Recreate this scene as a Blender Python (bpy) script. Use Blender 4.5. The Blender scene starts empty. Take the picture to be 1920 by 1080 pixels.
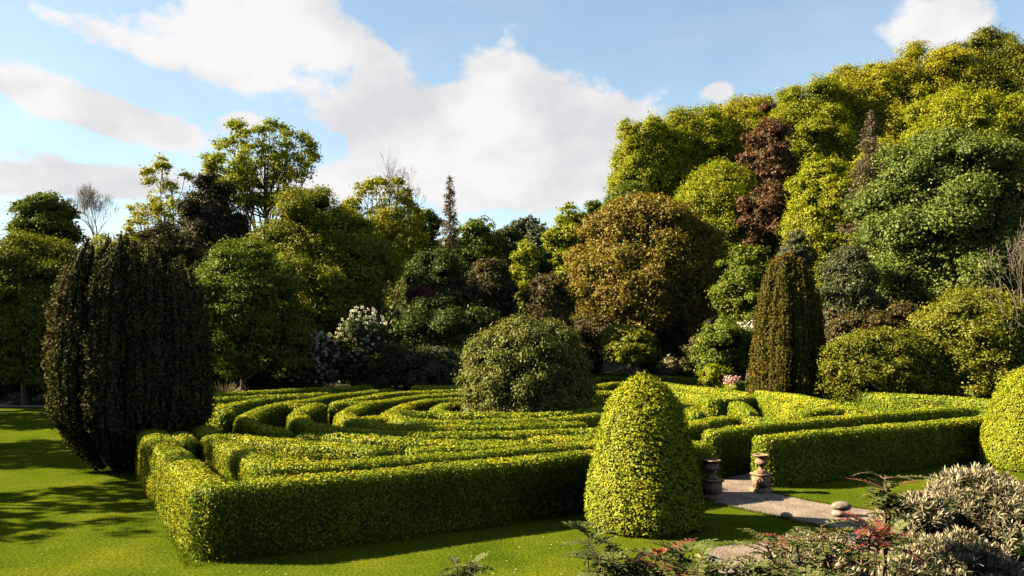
import bpy, math, random
import numpy as np
from math import radians as R
C = bpy.context.scene.collection
sc = bpy.context.scene
F, HY, CH = 1500.0, 620.0, 5.3          # focal length in photo pixels, horizon row, camera height (m)

# ------------------------------------------------------------------ camera
cam = bpy.data.cameras.new('camera'); cam_o = bpy.data.objects.new('camera', cam); C.objects.link(cam_o)
cam.sensor_width = 36.0; cam.lens = 36.0*F/1920; cam.shift_y = 80/1920
cam.clip_start = 0.1; cam.clip_end = 4000
cam_o.location = (0, 0, CH); cam_o.rotation_euler = (R(90), 0, 0)
sc.camera = cam_o

# ------------------------------------------------------------------ light
SUN_EL = R(32); SUN_AZ = R(-86)          # azimuth from +Y, negative = to the left
to_sun = np.array([math.sin(SUN_AZ)*math.cos(SUN_EL), math.cos(SUN_AZ)*math.cos(SUN_EL), math.sin(SUN_EL)])
sun = bpy.data.lights.new('sun', 'SUN'); sun.energy = 5.0; sun.angle = R(0.5); sun.color = (1.0, 0.87, 0.60)
sun_o = bpy.data.objects.new('sun', sun); C.objects.link(sun_o)
from mathutils import Vector
sun_o.rotation_euler = Vector(to_sun).to_track_quat('Z', 'Y').to_euler()
sun_o.location = (-40, 0, 60)
sc.view_settings.view_transform = 'Standard'; sc.view_settings.look = 'None'
sc.view_settings.gamma = 1; sc.view_settings.use_curve_mapping = False
sc.view_settings.exposure = 2.4
sc.cycles.max_bounces = 6; sc.cycles.diffuse_bounces = 0; sc.cycles.transmission_bounces = 3
sc.cycles.glossy_bounces = 1; sc.cycles.transparent_max_bounces = 4
sc.cycles.caustics_reflective = False; sc.cycles.caustics_refractive = False

def build_world():
    w = bpy.data.worlds.new('World'); sc.world = w; w.use_nodes = True
    nt = w.node_tree; N = nt.nodes; L = nt.links; N.clear()
    def mth(op, a, b=None, c=None, clamp=False):
        n = N.new('ShaderNodeMath'); n.operation = op; n.use_clamp = clamp
        for i, v in enumerate((a, b, c)):
            if v is None: continue
            if isinstance(v, (int, float)): n.inputs[i].default_value = v
            else: L.new(v, n.inputs[i])
        return n.outputs[0]
    sky = N.new('ShaderNodeTexSky'); sky.sky_type = 'NISHITA'; sky.sun_disc = False
    sky.sun_elevation = SUN_EL; sky.sun_rotation = SUN_AZ
    sky.air_density = 1.0; sky.dust_density = 0.2; sky.ozone_density = 1.6
    tc = N.new('ShaderNodeTexCoord')
    sep = N.new('ShaderNodeSeparateXYZ'); L.new(tc.outputs['Generated'], sep.inputs[0])
    X, Y, Z = sep.outputs
    az = mth('ARCTAN2', X, Y)
    el = mth('ARCSINE', Z)
    def noise(scale, detail, rough, zs=1.0, off=0.0):
        mp = N.new('ShaderNodeMapping'); mp.inputs['Scale'].default_value = (1, 1, zs)
        mp.inputs['Location'].default_value = (off, off*.7, off*.3)
        L.new(tc.outputs['Generated'], mp.inputs[0])
        n = N.new('ShaderNodeTexNoise'); n.inputs['Scale'].default_value = scale
        n.inputs['Detail'].default_value = detail; n.inputs['Roughness'].default_value = rough
        L.new(mp.outputs[0], n.inputs['Vector'])
        return n.outputs['Fac']
    n1 = noise(5.0, 9, 0.58, 1.6)
    n2 = noise(13.0, 7, 0.6, 1.3, 3.1)
    n3 = noise(3.0, 6, 0.55, 4.5, 7.7)
    # cloud banks by compass bearing and height above the horizon
    def bank(px, py, rx, ry, ang=0, amp=1.0):
        a0 = math.atan2(px-960, F); e0 = math.atan2(HY-py, math.hypot(px-960, F))
        k = math.cos(a0)**1.5
        ra, re = rx/F*k, ry/F*k
        da = mth('SUBTRACT', az, a0); de = mth('SUBTRACT', el, e0)
        ca, sa = math.cos(R(ang)), math.sin(R(ang))
        u = mth('ADD', mth('MULTIPLY', da, ca/ra), mth('MULTIPLY', de, sa/ra))
        v = mth('ADD', mth('MULTIPLY', da, -sa/re), mth('MULTIPLY', de, ca/re))
        d2 = mth('ADD', mth('MULTIPLY', u, u), mth('MULTIPLY', v, v))
        return mth('MULTIPLY', mth('EXPONENT', mth('MULTIPLY', d2, -1.0)), amp)
    B = [(480, 50, 190, 95, -12, 1.0), (650, 140, 170, 95, -38, 1.15), (780, 235, 150, 75, -30, 1.0),
         (925, 168, 82, 66, 0, 1.15), (1010, 225, 150, 75, -15, 1.1), (880, 290, 190, 55, -8, .8), (1080, 275, 110, 55, -10, .7),
         (120, 190, 250, 44, -13, 1.15), (310, 250, 120, 28, -8, .8), (110, 338, 340, 44, 3, 1.35), (20, 275, 110, 20, -8, .6),
         (120, 45, 260, 30, -14, .5), (330, 110, 240, 40, -20, .42),
         (1205, 220, 75, 60, 20, .75), (1180, 290, 60, 60, 0, .7), (1750, 45, 150, 65, 10, .8), (1345, 172, 34, 18, 0, 1.0),
         (445, 228, 60, 24, 0, .9), (690, 335, 90, 26, 0, .95), (960, 372, 200, 30, 2, 1.0), (1100, 340, 130, 26, 0, .55), (560, 350, 160, 30, 0, .5)]
    tot = None
    for b in B:
        o = bank(*b); tot = o if tot is None else mth('ADD', tot, o)
    # cloud cleared beyond the view, dimming that sky to deepen shaded faces
    back = mth('MULTIPLY', mth('SUBTRACT', mth('ABSOLUTE', az), 0.8), 1.5, clamp=True)
    tot = mth('ADD', tot, mth('MULTIPLY', back, -0.6))
    tot = mth('MINIMUM', tot, 1.05)
    dens = mth('ADD', tot, mth('ADD', mth('MULTIPLY', mth('SUBTRACT', n1, .5), 1.9), mth('MULTIPLY', mth('SUBTRACT', n2, .5), 1.5)))
    n4 = noise(6.5, 6, 0.5, 1.5, 5.3)
    mr = N.new('ShaderNodeMapRange'); mr.interpolation_type = 'SMOOTHSTEP'
    mr.inputs['From Min'].default_value = 0.34; mr.inputs['From Max'].default_value = 0.80
    L.new(dens, mr.inputs['Value'])
    veil = mth('MULTIPLY', mth('SUBTRACT', n3, .46), 1.6, clamp=True)
    hz = N.new('ShaderNodeMapRange'); hz.inputs['From Min'].default_value = 0.0; hz.inputs['From Max'].default_value = 0.32
    hz.inputs['To Min'].default_value = .62; hz.inputs['To Max'].default_value = .14; L.new(el, hz.inputs['Value'])
    veil = mth('MULTIPLY', veil, mth('SUBTRACT', 1.0, back))
    lf = N.new('ShaderNodeMapRange'); lf.inputs['From Min'].default_value = -.6; lf.inputs['From Max'].default_value = .25
    lf.inputs['To Min'].default_value = .22; lf.inputs['To Max'].default_value = 0.05; L.new(az, lf.inputs['Value'])
    veil = mth('ADD', mth('MULTIPLY', veil, .5), mth('ADD', hz.outputs[0], lf.outputs[0]), clamp=True)
    cover = mth('MAXIMUM', mr.outputs[0], mth('MULTIPLY', veil, .6))
    ramp = N.new('ShaderNodeValToRGB'); L.new(mth('ADD', mth('MULTIPLY', n4, .75), mth('MULTIPLY', n2, .25)), ramp.inputs[0])
    ramp.color_ramp.elements[0].position = .41; ramp.color_ramp.elements[0].color = (.73, .74, .77, 1)
    ramp.color_ramp.elements[1].position = .58; ramp.color_ramp.elements[1].color = (.97, .95, .945, 1)
    cl = N.new('ShaderNodeVectorMath'); cl.operation = 'SCALE'; L.new(ramp.outputs[0], cl.inputs[0]); cl.inputs['Scale'].default_value = CLOUD
    sk = N.new('ShaderNodeVectorMath'); sk.operation = 'MULTIPLY'; L.new(sky.outputs[0], sk.inputs[0]); sk.inputs[1].default_value = SKY_TINT
    mix = N.new('ShaderNodeMix'); mix.data_type = 'RGBA'
    L.new(cover, mix.inputs['Factor']); L.new(sk.outputs[0], mix.inputs['A']); L.new(cl.outputs[0], mix.inputs['B'])
    bg = N.new('ShaderNodeBackground'); bg.inputs['Strength'].default_value = 0.05
    L.new(mix.outputs['Result'], bg.inputs['Color'])
    out = N.new('ShaderNodeOutputWorld'); L.new(bg.outputs[0], out.inputs[0])
CLOUD = 3.75; SKY_TINT = (.84, .88, .80)
build_world()

# ------------------------------------------------------------------ helpers
def rng_of(seed): return np.random.default_rng(seed)
def nrm(v): return v/np.maximum(np.linalg.norm(v, axis=-1, keepdims=True), 1e-9)
def smooth01(t): t = np.clip(t, 0, 1); return t*t*(3-2*t)
def ground(x, y):                                 # height of the ground: flat garden, wooded hill to the right, terrace bank in front
    h = 17*smooth01((x-6)/40)*smooth01((y-60)/50)
    b = 2.6*smooth01((13.2-y)/9.0)
    return h+b
def px_top(px, py, z):                            # point at height z seen at a photo pixel
    d = F*(CH-z)/(py-HY); return np.array([(px-960)/F*d, d])
def wx(px, d): return (px-960)/F*d
def wz(py, d): return CH+(HY-py)/F*d
def wob(P, k=1.0, seed=0):                        # cheap smooth noise, about -1..1
    s = seed*1.37
    x, y, z = P[..., 0]*k, P[..., 1]*k, P[..., 2]*k
    return (np.sin(1.7*x+.9*y+s)+np.sin(1.3*y-1.1*z+2.1*s+1)+np.sin(1.9*z+.7*x-s+2)+np.sin(2.9*x-2.3*y+1.1*z+3*s)*.6+np.sin(3.7*y+3.1*z-2.2*x+s)*.5)/3.2

class Geo:                                        # quads and triangles with a per-vertex tint, gathered for ONE mesh
    def __init__(s): s.v = []; s.q = []; s.t = []; s.n = 0
    def add(s, v, q, tint=.5):
        v = np.asarray(v, float); s.v.append(v); s.q.append(np.asarray(q, int)+s.n)
        s.t.append(np.broadcast_to(np.asarray(tint, float), (len(v),)).copy()); s.n += len(v)
    def build(s, name, mat, parent=None, smooth=False):
        v = np.concatenate(s.v); t = np.concatenate(s.t)
        me = bpy.data.meshes.new(name)
        me.vertices.add(len(v)); me.vertices.foreach_set('co', v.astype(np.float32).ravel())
        idx = []; st = []; n = 0
        for q in s.q:
            idx.append(q.ravel()); k = q.shape[1]; st.append(n+np.arange(len(q))*k); n += q.size
        idx = np.concatenate(idx); st = np.concatenate(st)
        me.loops.add(len(idx)); me.loops.foreach_set('vertex_index', idx.astype(np.int32))
        me.polygons.add(len(st)); me.polygons.foreach_set('loop_start', st.astype(np.int32))
        if smooth: me.polygons.foreach_set('use_smooth', np.ones(len(st), bool))
        at = me.attributes.new('tint', 'FLOAT', 'POINT'); at.data.foreach_set('value', t.astype(np.float32))
        me.update(calc_edges=True); me.validate()
        me.materials.append(mat)
        o = bpy.data.objects.new(name, me); C.objects.link(o)
        if parent: o.parent = parent
        return o

def tag(o, label=None, cat=None, group=None, kind=None):
    if label: o['label'] = label
    if cat: o['category'] = cat
    if group: o['group'] = group
    if kind: o['kind'] = kind
    return o
def thing(name, loc, label, cat, group=None):
    o = bpy.data.objects.new(name, None); C.objects.link(o); o.location = loc; o.empty_display_size = .3
    return tag(o, label, cat, group)

def leaves(g, P, Nn, size, rng, tint, spread=.5, aspect=.6, along=None, tw=.12, fold=.16):
    n = len(P)
    if n == 0: return
    Nn = nrm(nrm(Nn)+spread*rng.normal(size=(n, 3)))
    t = rng.normal(size=(n, 3)) if along is None else along+.45*rng.normal(size=(n, 3))
    t = nrm(t-Nn*np.sum(t*Nn, 1, keepdims=True)); b = np.cross(Nn, t)
    Lh = (size*(.65+.7*rng.random(n)))[:, None]*.5; W = Lh*aspect*(.8+.4*rng.random(n))[:, None]
    fo = Nn*Lh*fold*2
    v = np.stack([P-t*Lh-fo*.5, P+b*W+fo*.5, P+t*Lh-fo*.5, P-b*W+fo*.5], 1).reshape(-1, 3)
    q = np.arange(4*n).reshape(n, 4)
    ti = np.clip(tint+tw*rng.normal(size=n), 0, 1)
    g.add(v, q, np.repeat(ti, 4))

def grid_quads(nu, nv, close_u=False):
    q = []
    U = nu if close_u else nu-1
    i = np.arange(U)[:, None]; j = np.arange(nv-1)[None]
    a = i*nv+j; b = ((i+1) % nu)*nv+j
    return np.stack([a, b, b+1, a+1], -1).reshape(-1, 4)
def sample_quads(V, Q, dens, rng):                # area weighted random points, with normals
    a, b, c, d = (V[Q[:, k]] for k in range(4))
    nn = np.cross(c-a, d-b); ar = .5*np.linalg.norm(nn, axis=1)
    n = int(ar.sum()*dens)
    f = rng.choice(len(Q), n, p=ar/ar.sum()); u = rng.random(n)[:, None]; w = rng.random(n)[:, None]
    P = (a[f]*(1-u)+b[f]*u)*(1-w)+(d[f]*(1-u)+c[f]*u)*w
    return P, nrm(nn[f])
ICO = None
def ico():
    global ICO
    if ICO is None:
        import bmesh
        bm = bmesh.new(); bmesh.ops.create_icosphere(bm, subdivisions=2, radius=1)
        ICO = (np.array([v.co[:] for v in bm.verts]), np.array([[v.index for v in f.verts] for f in bm.faces])); bm.free()
    return ICO
ICO3 = None
def ico3():
    global ICO3
    if ICO3 is None:
        import bmesh
        bm = bmesh.new(); bmesh.ops.create_icosphere(bm, subdivisions=4, radius=1)
        ICO3 = (np.array([v.co[:] for v in bm.verts]), np.array([[v.index for v in f.verts] for f in bm.faces])); bm.free()
    return ICO3
def tube(g, pts, rad, sides=6, tint=.5):
    pts = np.asarray(pts, float); n = len(pts); rad = np.broadcast_to(rad, (n,))
    d = nrm(np.gradient(pts, axis=0)); ref = np.array([.31, .95, .05]) if abs(d[0][1]) < .9 else np.array([1., 0, 0])
    u = nrm(np.cross(d, ref)); w = np.cross(d, u)
    a = np.arange(sides)*2*math.pi/sides
    V = pts[:, None]+rad[:, None, None]*(np.cos(a)[None, :, None]*u[:, None]+np.sin(a)[None, :, None]*w[:, None])
    V = V.transpose(1, 0, 2).reshape(-1, 3)
    g.add(V, grid_quads(sides, n, True), tint)
def lathe(g, prof, seg=24, tint=.5, fn=None):
    prof = np.asarray(prof, float); a = np.arange(seg)*2*math.pi/seg
    r = prof[:, 0][None]*np.ones((seg, 1)); z = prof[:, 1][None]*np.ones((seg, 1)); A = a[:, None]*np.ones((1, len(prof)))
    if fn is not None: r = fn(A, r, z)
    V = np.stack([r*np.cos(A), r*np.sin(A), z], -1).reshape(-1, 3)
    g.add(V, grid_quads(seg, len(prof), True), tint)
def box(g, x0, x1, y0, y1, z0, z1, taper=0, tint=.5):
    t = taper
    v = [(x0, y0, z0), (x1, y0, z0), (x1, y1, z0), (x0, y1, z0), (x0+t, y0+t, z1), (x1-t, y0+t, z1), (x1-t, y1-t, z1), (x0+t, y1-t, z1)]
    g.add(v, [(0, 3, 2, 1), (4, 5, 6, 7), (0, 1, 5, 4), (1, 2, 6, 5), (2, 3, 7, 6), (3, 0, 4, 7)], tint)

# ------------------------------------------------------------------ materials
def newmat(name):
    m = bpy.data.materials.new(name); m.use_nodes = True; nt = m.node_tree; nt.nodes.clear()
    out = nt.nodes.new('ShaderNodeOutputMaterial'); return m, nt, out
def leafmat(name, cols, transl=.2, gloss=.012):
    m, nt, out = newmat(name); N, L = nt.nodes, nt.links
    at = N.new('ShaderNodeAttribute'); at.attribute_name = 'tint'
    rp = N.new('ShaderNodeValToRGB'); L.new(at.outputs['Fac'], rp.inputs[0])
    el = rp.color_ramp.elements
    while len(el) < len(cols): el.new(.5)
    for i, (p, c) in enumerate(cols): el[i].position = p; el[i].color = (*c, 1)
    d = N.new('ShaderNodeBsdfDiffuse'); L.new(rp.outputs[0], d.inputs[0])
    t = N.new('ShaderNodeBsdfTranslucent')
    tm = N.new('ShaderNodeVectorMath'); tm.operation = 'MULTIPLY'; tm.inputs[1].default_value = (1.15, 1.2, .6)
    L.new(rp.outputs[0], tm.inputs[0]); L.new(tm.outputs[0], t.inputs[0])
    mx = N.new('ShaderNodeMixShader'); mx.inputs[0].default_value = transl; L.new(d.outputs[0], mx.inputs[1]); L.new(t.outputs[0], mx.inputs[2])
    gl = N.new('ShaderNodeBsdfGlossy'); gl.inputs['Roughness'].default_value = .5; gl.inputs[0].default_value = (.9, .9, .8, 1)
    m2 = N.new('ShaderNodeMixShader'); m2.inputs[0].default_value = gloss; L.new(mx.outputs[0], m2.inputs[1]); L.new(gl.outputs[0], m2.inputs[2])
    L.new(m2.outputs[0], out.inputs[0]); return m
def lm(name, a, b, c, **k): return leafmat(name, [(0.0, a), (.5, b), (1.0, c)], **k)
def noisemat(name, cols, scale=5, detail=6, rough=.9, bump=.0, bscale=60, stretch=(1, 1, 1), spec=.2, object_space=True, second=None):
    m, nt, out = newmat(name); N, L = nt.nodes, nt.links
    tc = N.new('ShaderNodeTexCoord'); mp = N.new('ShaderNodeMapping'); mp.inputs['Scale'].default_value = stretch
    L.new(tc.outputs['Object'], mp.inputs[0])
    n = N.new('ShaderNodeTexNoise'); n.inputs['Scale'].default_value = scale; n.inputs['Detail'].default_value = detail; n.inputs['Roughness'].default_value = .62
    L.new(mp.outputs[0], n.inputs['Vector'])
    rp = N.new('ShaderNodeValToRGB'); L.new(n.outputs['Fac'], rp.inputs[0]); el = rp.color_ramp.elements
    while len(el) < len(cols): el.new(.5)
    for i, (p, c) in enumerate(cols): el[i].position = p; el[i].color = (*c, 1)
    col = rp.outputs[0]
    n2 = N.new('ShaderNodeTexNoise'); n2.inputs['Scale'].default_value = bscale; n2.inputs['Detail'].default_value = 4
    L.new(mp.outputs[0], n2.inputs['Vector'])
    if second:
        sm = N.new('ShaderNodeMapRange'); sm.inputs['From Min'].default_value = .35; sm.inputs['From Max'].default_value = .65
        sm.inputs['To Min'].default_value = second[0]; sm.inputs['To Max'].default_value = second[1]; L.new(n2.outputs['Fac'], sm.inputs['Value'])
        vm = N.new('ShaderNodeVectorMath'); vm.operation = 'SCALE'; L.new(col, vm.inputs[0]); L.new(sm.outputs[0], vm.inputs['Scale']); col = vm.outputs[0]
    p = N.new('ShaderNodeBsdfPrincipled'); p.inputs['Roughness'].default_value = rough; p.inputs['Specular IOR Level'].default_value = spec
    L.new(col, p.inputs['Base Color'])
    if bump:
        b = N.new('ShaderNodeBump'); b.inputs['Strength'].default_value = bump; b.inputs['Distance'].default_value = .03
        L.new(n2.outputs['Fac'], b.inputs['Height']); L.new(b.outputs[0], p.inputs['Normal'])
    L.new(p.outputs[0], out.inputs[0]); return m

M = {}
M['hedge'] = leafmat('hedge_leaf', [(0, (.022, .050, .004)), (.35, (.105, .140, .008)), (.62, (.29, .27, .015)), (.80, (.44, .27, .030)), (1, (.45, .19, .036))], transl=.05, gloss=.008)
M['cone'] = lm('topiary_leaf', (.035, .06, .003), (.180, .195, .006), (.34, .31, .012), transl=.08, gloss=.01)
M['yew'] = lm('yew_leaf', (.008, .011, .003), (.070, .062, .016), (.15, .10, .028), transl=.05, gloss=.004)
M['yew_gold'] = lm('golden_yew_leaf', (.018, .018, .003), (.078, .064, .009), (.16, .085, .013), transl=.06, gloss=.004)
M['bush'] = lm('weeping_leaf', (.036, .05, .007), (.112, .118, .020), (.23, .205, .045), transl=.12)
M['olive'] = lm('olive_leaf', (.042, .054, .004), (.132, .135, .008), (.23, .205, .012), transl=.25)
M['lime'] = lm('beech_leaf', (.085, .105, .004), (.215, .225, .006), (.34, .30, .012), transl=.33)
M['gold'] = lm('young_beech_leaf', (.11, .11, .004), (.26, .235, .007), (.38, .30, .014), transl=.33)
M['mid'] = lm('mid_leaf', (.030, .052, .004), (.090, .118, .008), (.175, .18, .016), transl=.25)
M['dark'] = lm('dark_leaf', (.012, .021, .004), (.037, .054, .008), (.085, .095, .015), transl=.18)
M['blue'] = lm('chestnut_leaf', (.028, .052, .007), (.088, .115, .016), (.23, .215, .05), transl=.2)
M['bronze'] = lm('bronze_leaf', (.065, .050, .006), (.165, .120, .015), (.27, .18, .03))
M['brown'] = lm('brown_leaf', (.022, .018, .006), (.055, .042, .012), (.10, .07, .02), transl=.15)
M['umber'] = lm('umber_leaf', (.014, .011, .005), (.038, .030, .011), (.075, .056, .02), transl=.12)
M['red'] = lm('copper_leaf', (.035, .019, .009), (.105, .052, .024), (.21, .11, .05))
M['pinkbrown'] = lm('dying_spruce_needle', (.05, .036, .022), (.12, .088, .058), (.20, .15, .10))
M['rust'] = lm('rhododendron_red', (.03, .008, .006), (.10, .03, .022), (.2, .09, .05), transl=.15)
M['grey'] = lm('grey_leaf', (.03, .035, .012), (.07, .075, .03), (.13, .12, .06), transl=.2)
M['far'] = lm('hazed_far_leaf', (.035, .042, .02), (.06, .07, .032), (.09, .095, .05), transl=.2)  # distance haze put into the leaf colour as a greyer green
M['flower'] = lm('white_flower', (.40, .34, .24), (.6, .54, .42), (.75, .70, .6), transl=.2)
M['pinkflower'] = lm('pink_flower', (.35, .14, .14), (.5, .26, .24), (.65, .45, .4), transl=.2)
M['silver'] = lm('silver_leaf', (.04, .046, .018), (.185, .155, .090), (.42, .335, .225), transl=.08, gloss=.012)
M['mahonia'] = lm('mahonia_leaf', (.016, .028, .005), (.055, .068, .014), (.17, .155, .055), transl=.12, gloss=.025)
M['newred'] = lm('red_new_growth', (.06, .010, .008), (.16, .024, .018), (.26, .07, .04), transl=.2, gloss=.06)
M['straw'] = lm('straw_blade', (.10, .08, .04), (.18, .14, .075), (.28, .22, .13), transl=.15)
M['bark'] = noisemat('bark', [(.3, (.030, .022, .013)), (.7, (.10, .078, .05))], 4, bump=.6, bscale=30, stretch=(3, 3, .6))
M['palebark'] = noisemat('pale_bark', [(.3, (.12, .095, .065)), (.7, (.27, .22, .155))], 4, bump=.5, bscale=30, stretch=(3, 3, .6))
M['greybark'] = noisemat('grey_bark', [(.3, (.05, .04, .026)), (.7, (.13, .105, .07))], 4, bump=.5, bscale=30, stretch=(3, 3, .6))
M['housestone'] = noisemat('house_stone', [(.3, (.10, .09, .075)), (.7, (.19, .17, .14))], 2, bump=.5, bscale=8)
M['slate'] = noisemat('slate', [(.3, (.04, .042, .05)), (.7, (.08, .082, .09))], 3, bump=.4, bscale=10)
M['glass'] = noisemat('window_glass', [(.3, (.01, .012, .015)), (.7, (.02, .022, .025))], 1, rough=.08, spec=.5)
M['stem'] = noisemat('stem', [(.3, (.06, .035, .02)), (.7, (.15, .09, .05))], 20)
M['lawn'] = noisemat('lawn_grass', [(.28, (.030, .047, .003)), (.5, (.051, .068, .004)), (.72, (.080, .085, .006))], .45, 9, rough=1, bump=1, bscale=13, spec=.0, second=(.62, 1.35))
M['soil'] = noisemat('woodland_litter', [(.3, (.018, .014, .008)), (.7, (.045, .036, .018))], 1.2, 8, rough=1, bump=.6, bscale=25, spec=.05)
M['gravel'] = noisemat('gravel', [(.3, (.125, .095, .076)), (.7, (.225, .175, .142))], 1.3, 9, rough=1, bump=1, bscale=20, spec=.0, second=(.55, 1.4))
M['terracotta'] = noisemat('terracotta', [(.25, (.13, .07, .045)), (.55, (.25, .148, .098)), (.8, (.34, .235, .17))], 5, 8, rough=.95, bump=.5, bscale=35, second=(.7, 1.15), spec=.05)
M['stone'] = noisemat('boulder_stone', [(.3, (.11, .082, .062)), (.7, (.21, .165, .13))], 7, 8, rough=.9, bump=.4, bscale=40, spec=.1)
M['palestone'] = noisemat('pale_stone', [(.3, (.15, .12, .10)), (.7, (.26, .215, .18))], 7, 8, rough=.9, bump=.4, bscale=40, spec=.1)

# ------------------------------------------------------------------ the setting
def sheet(name, xs, ys, zf, mat):
    X, Y = np.meshgrid(xs, ys, indexing='ij'); V = np.stack([X, Y, zf(X, Y)], -1).reshape(-1, 3)
    g = Geo(); g.add(V, grid_quads(len(xs), len(ys))); return tag(g.build(name, mat, smooth=True), kind='structure')
def poly(name, pts, z, mat):
    g = Geo(); n = len(pts); V = np.array([(x, y, z) for x, y in pts]); c = V.mean(0)
    import bmesh
    bm = bmesh.new(); f = bm.faces.new([bm.verts.new(p) for p in V]); bmesh.ops.triangulate(bm, faces=[f]); bm.verts.index_update()
    vv = np.array([v.co[:] for v in bm.verts]); qq = np.array([[v.index for v in f.verts] for f in bm.faces]); bm.free()
    g.add(vv, qq); o = g.build(name, mat)
    if o.data.polygons[0].normal.z < 0: o.data.flip_normals()
    return tag(o, kind='structure')
def gpx(px, py): return tuple(px_top(px, py, 0))
sheet('lawn', np.array([-1500, -200, -60, 0, 60, 200, 1500.]), np.array([-200, -20, 0, 30, 60, 200, 2500.]), lambda x, y: x*0, M['lawn'])
poly('woodland_floor', [(-300, 56), (-27, 56.5), (-17.5, 49), (-9, 54.5), (0, 60), (9, 70), (14, 62), (22, 48.5), (27, 40), (70, 30), (300, 30), (300, 400), (-300, 400)], .004, M['soil'])
sheet('hillside', np.linspace(4, 220, 55), np.linspace(58, 260, 52), lambda x, y: ground(x, np.maximum(y, 20))-.05, M['soil'])
sheet('terrace_bank', np.linspace(-40, 40, 60), np.linspace(-3, 13.6, 34), lambda x, y: ground(x*0, y)-.03, M['soil'])
E1 = np.array([.879, .475]); E2 = np.array([-.475, .879]); A0 = np.array([-6.88, 18.93])
def mz(a, b): return tuple(A0+a*E1+b*E2)
poly('maze_path', [mz(.2, .2), mz(38.2, .2), mz(38.2, 36), mz(20, 32), mz(1, 29)], .006, M['gravel'])
poly('gravel_path', [gpx(1338, 905), gpx(1425, 905), gpx(1440, 922), gpx(1488, 933), gpx(1530, 942), gpx(1600, 952), gpx(1720, 968), gpx(1960, 990), (17, 17.2), (4.6, 17.0), (4.4, 18.8), (4.9, 19.6), (6.6, 20.3),
     (9.5, 21.2), gpx(1560, 990), gpx(1500, 980), gpx(1463, 971), gpx(1422, 962), gpx(1380, 953), gpx(1340, 945)], .011, M['gravel'])
kg = Geo(); box(kg, -75, -22.0, 55.6, 55.9, -.05, .09); tag(kg.build('stone_kerb', M['palestone']), kind='structure')
bp = poly('back_path', [(11.0, 66.5), (17.5, 60), (20.5, 62.5), (14, 69)], .03, M['gravel'])

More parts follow.
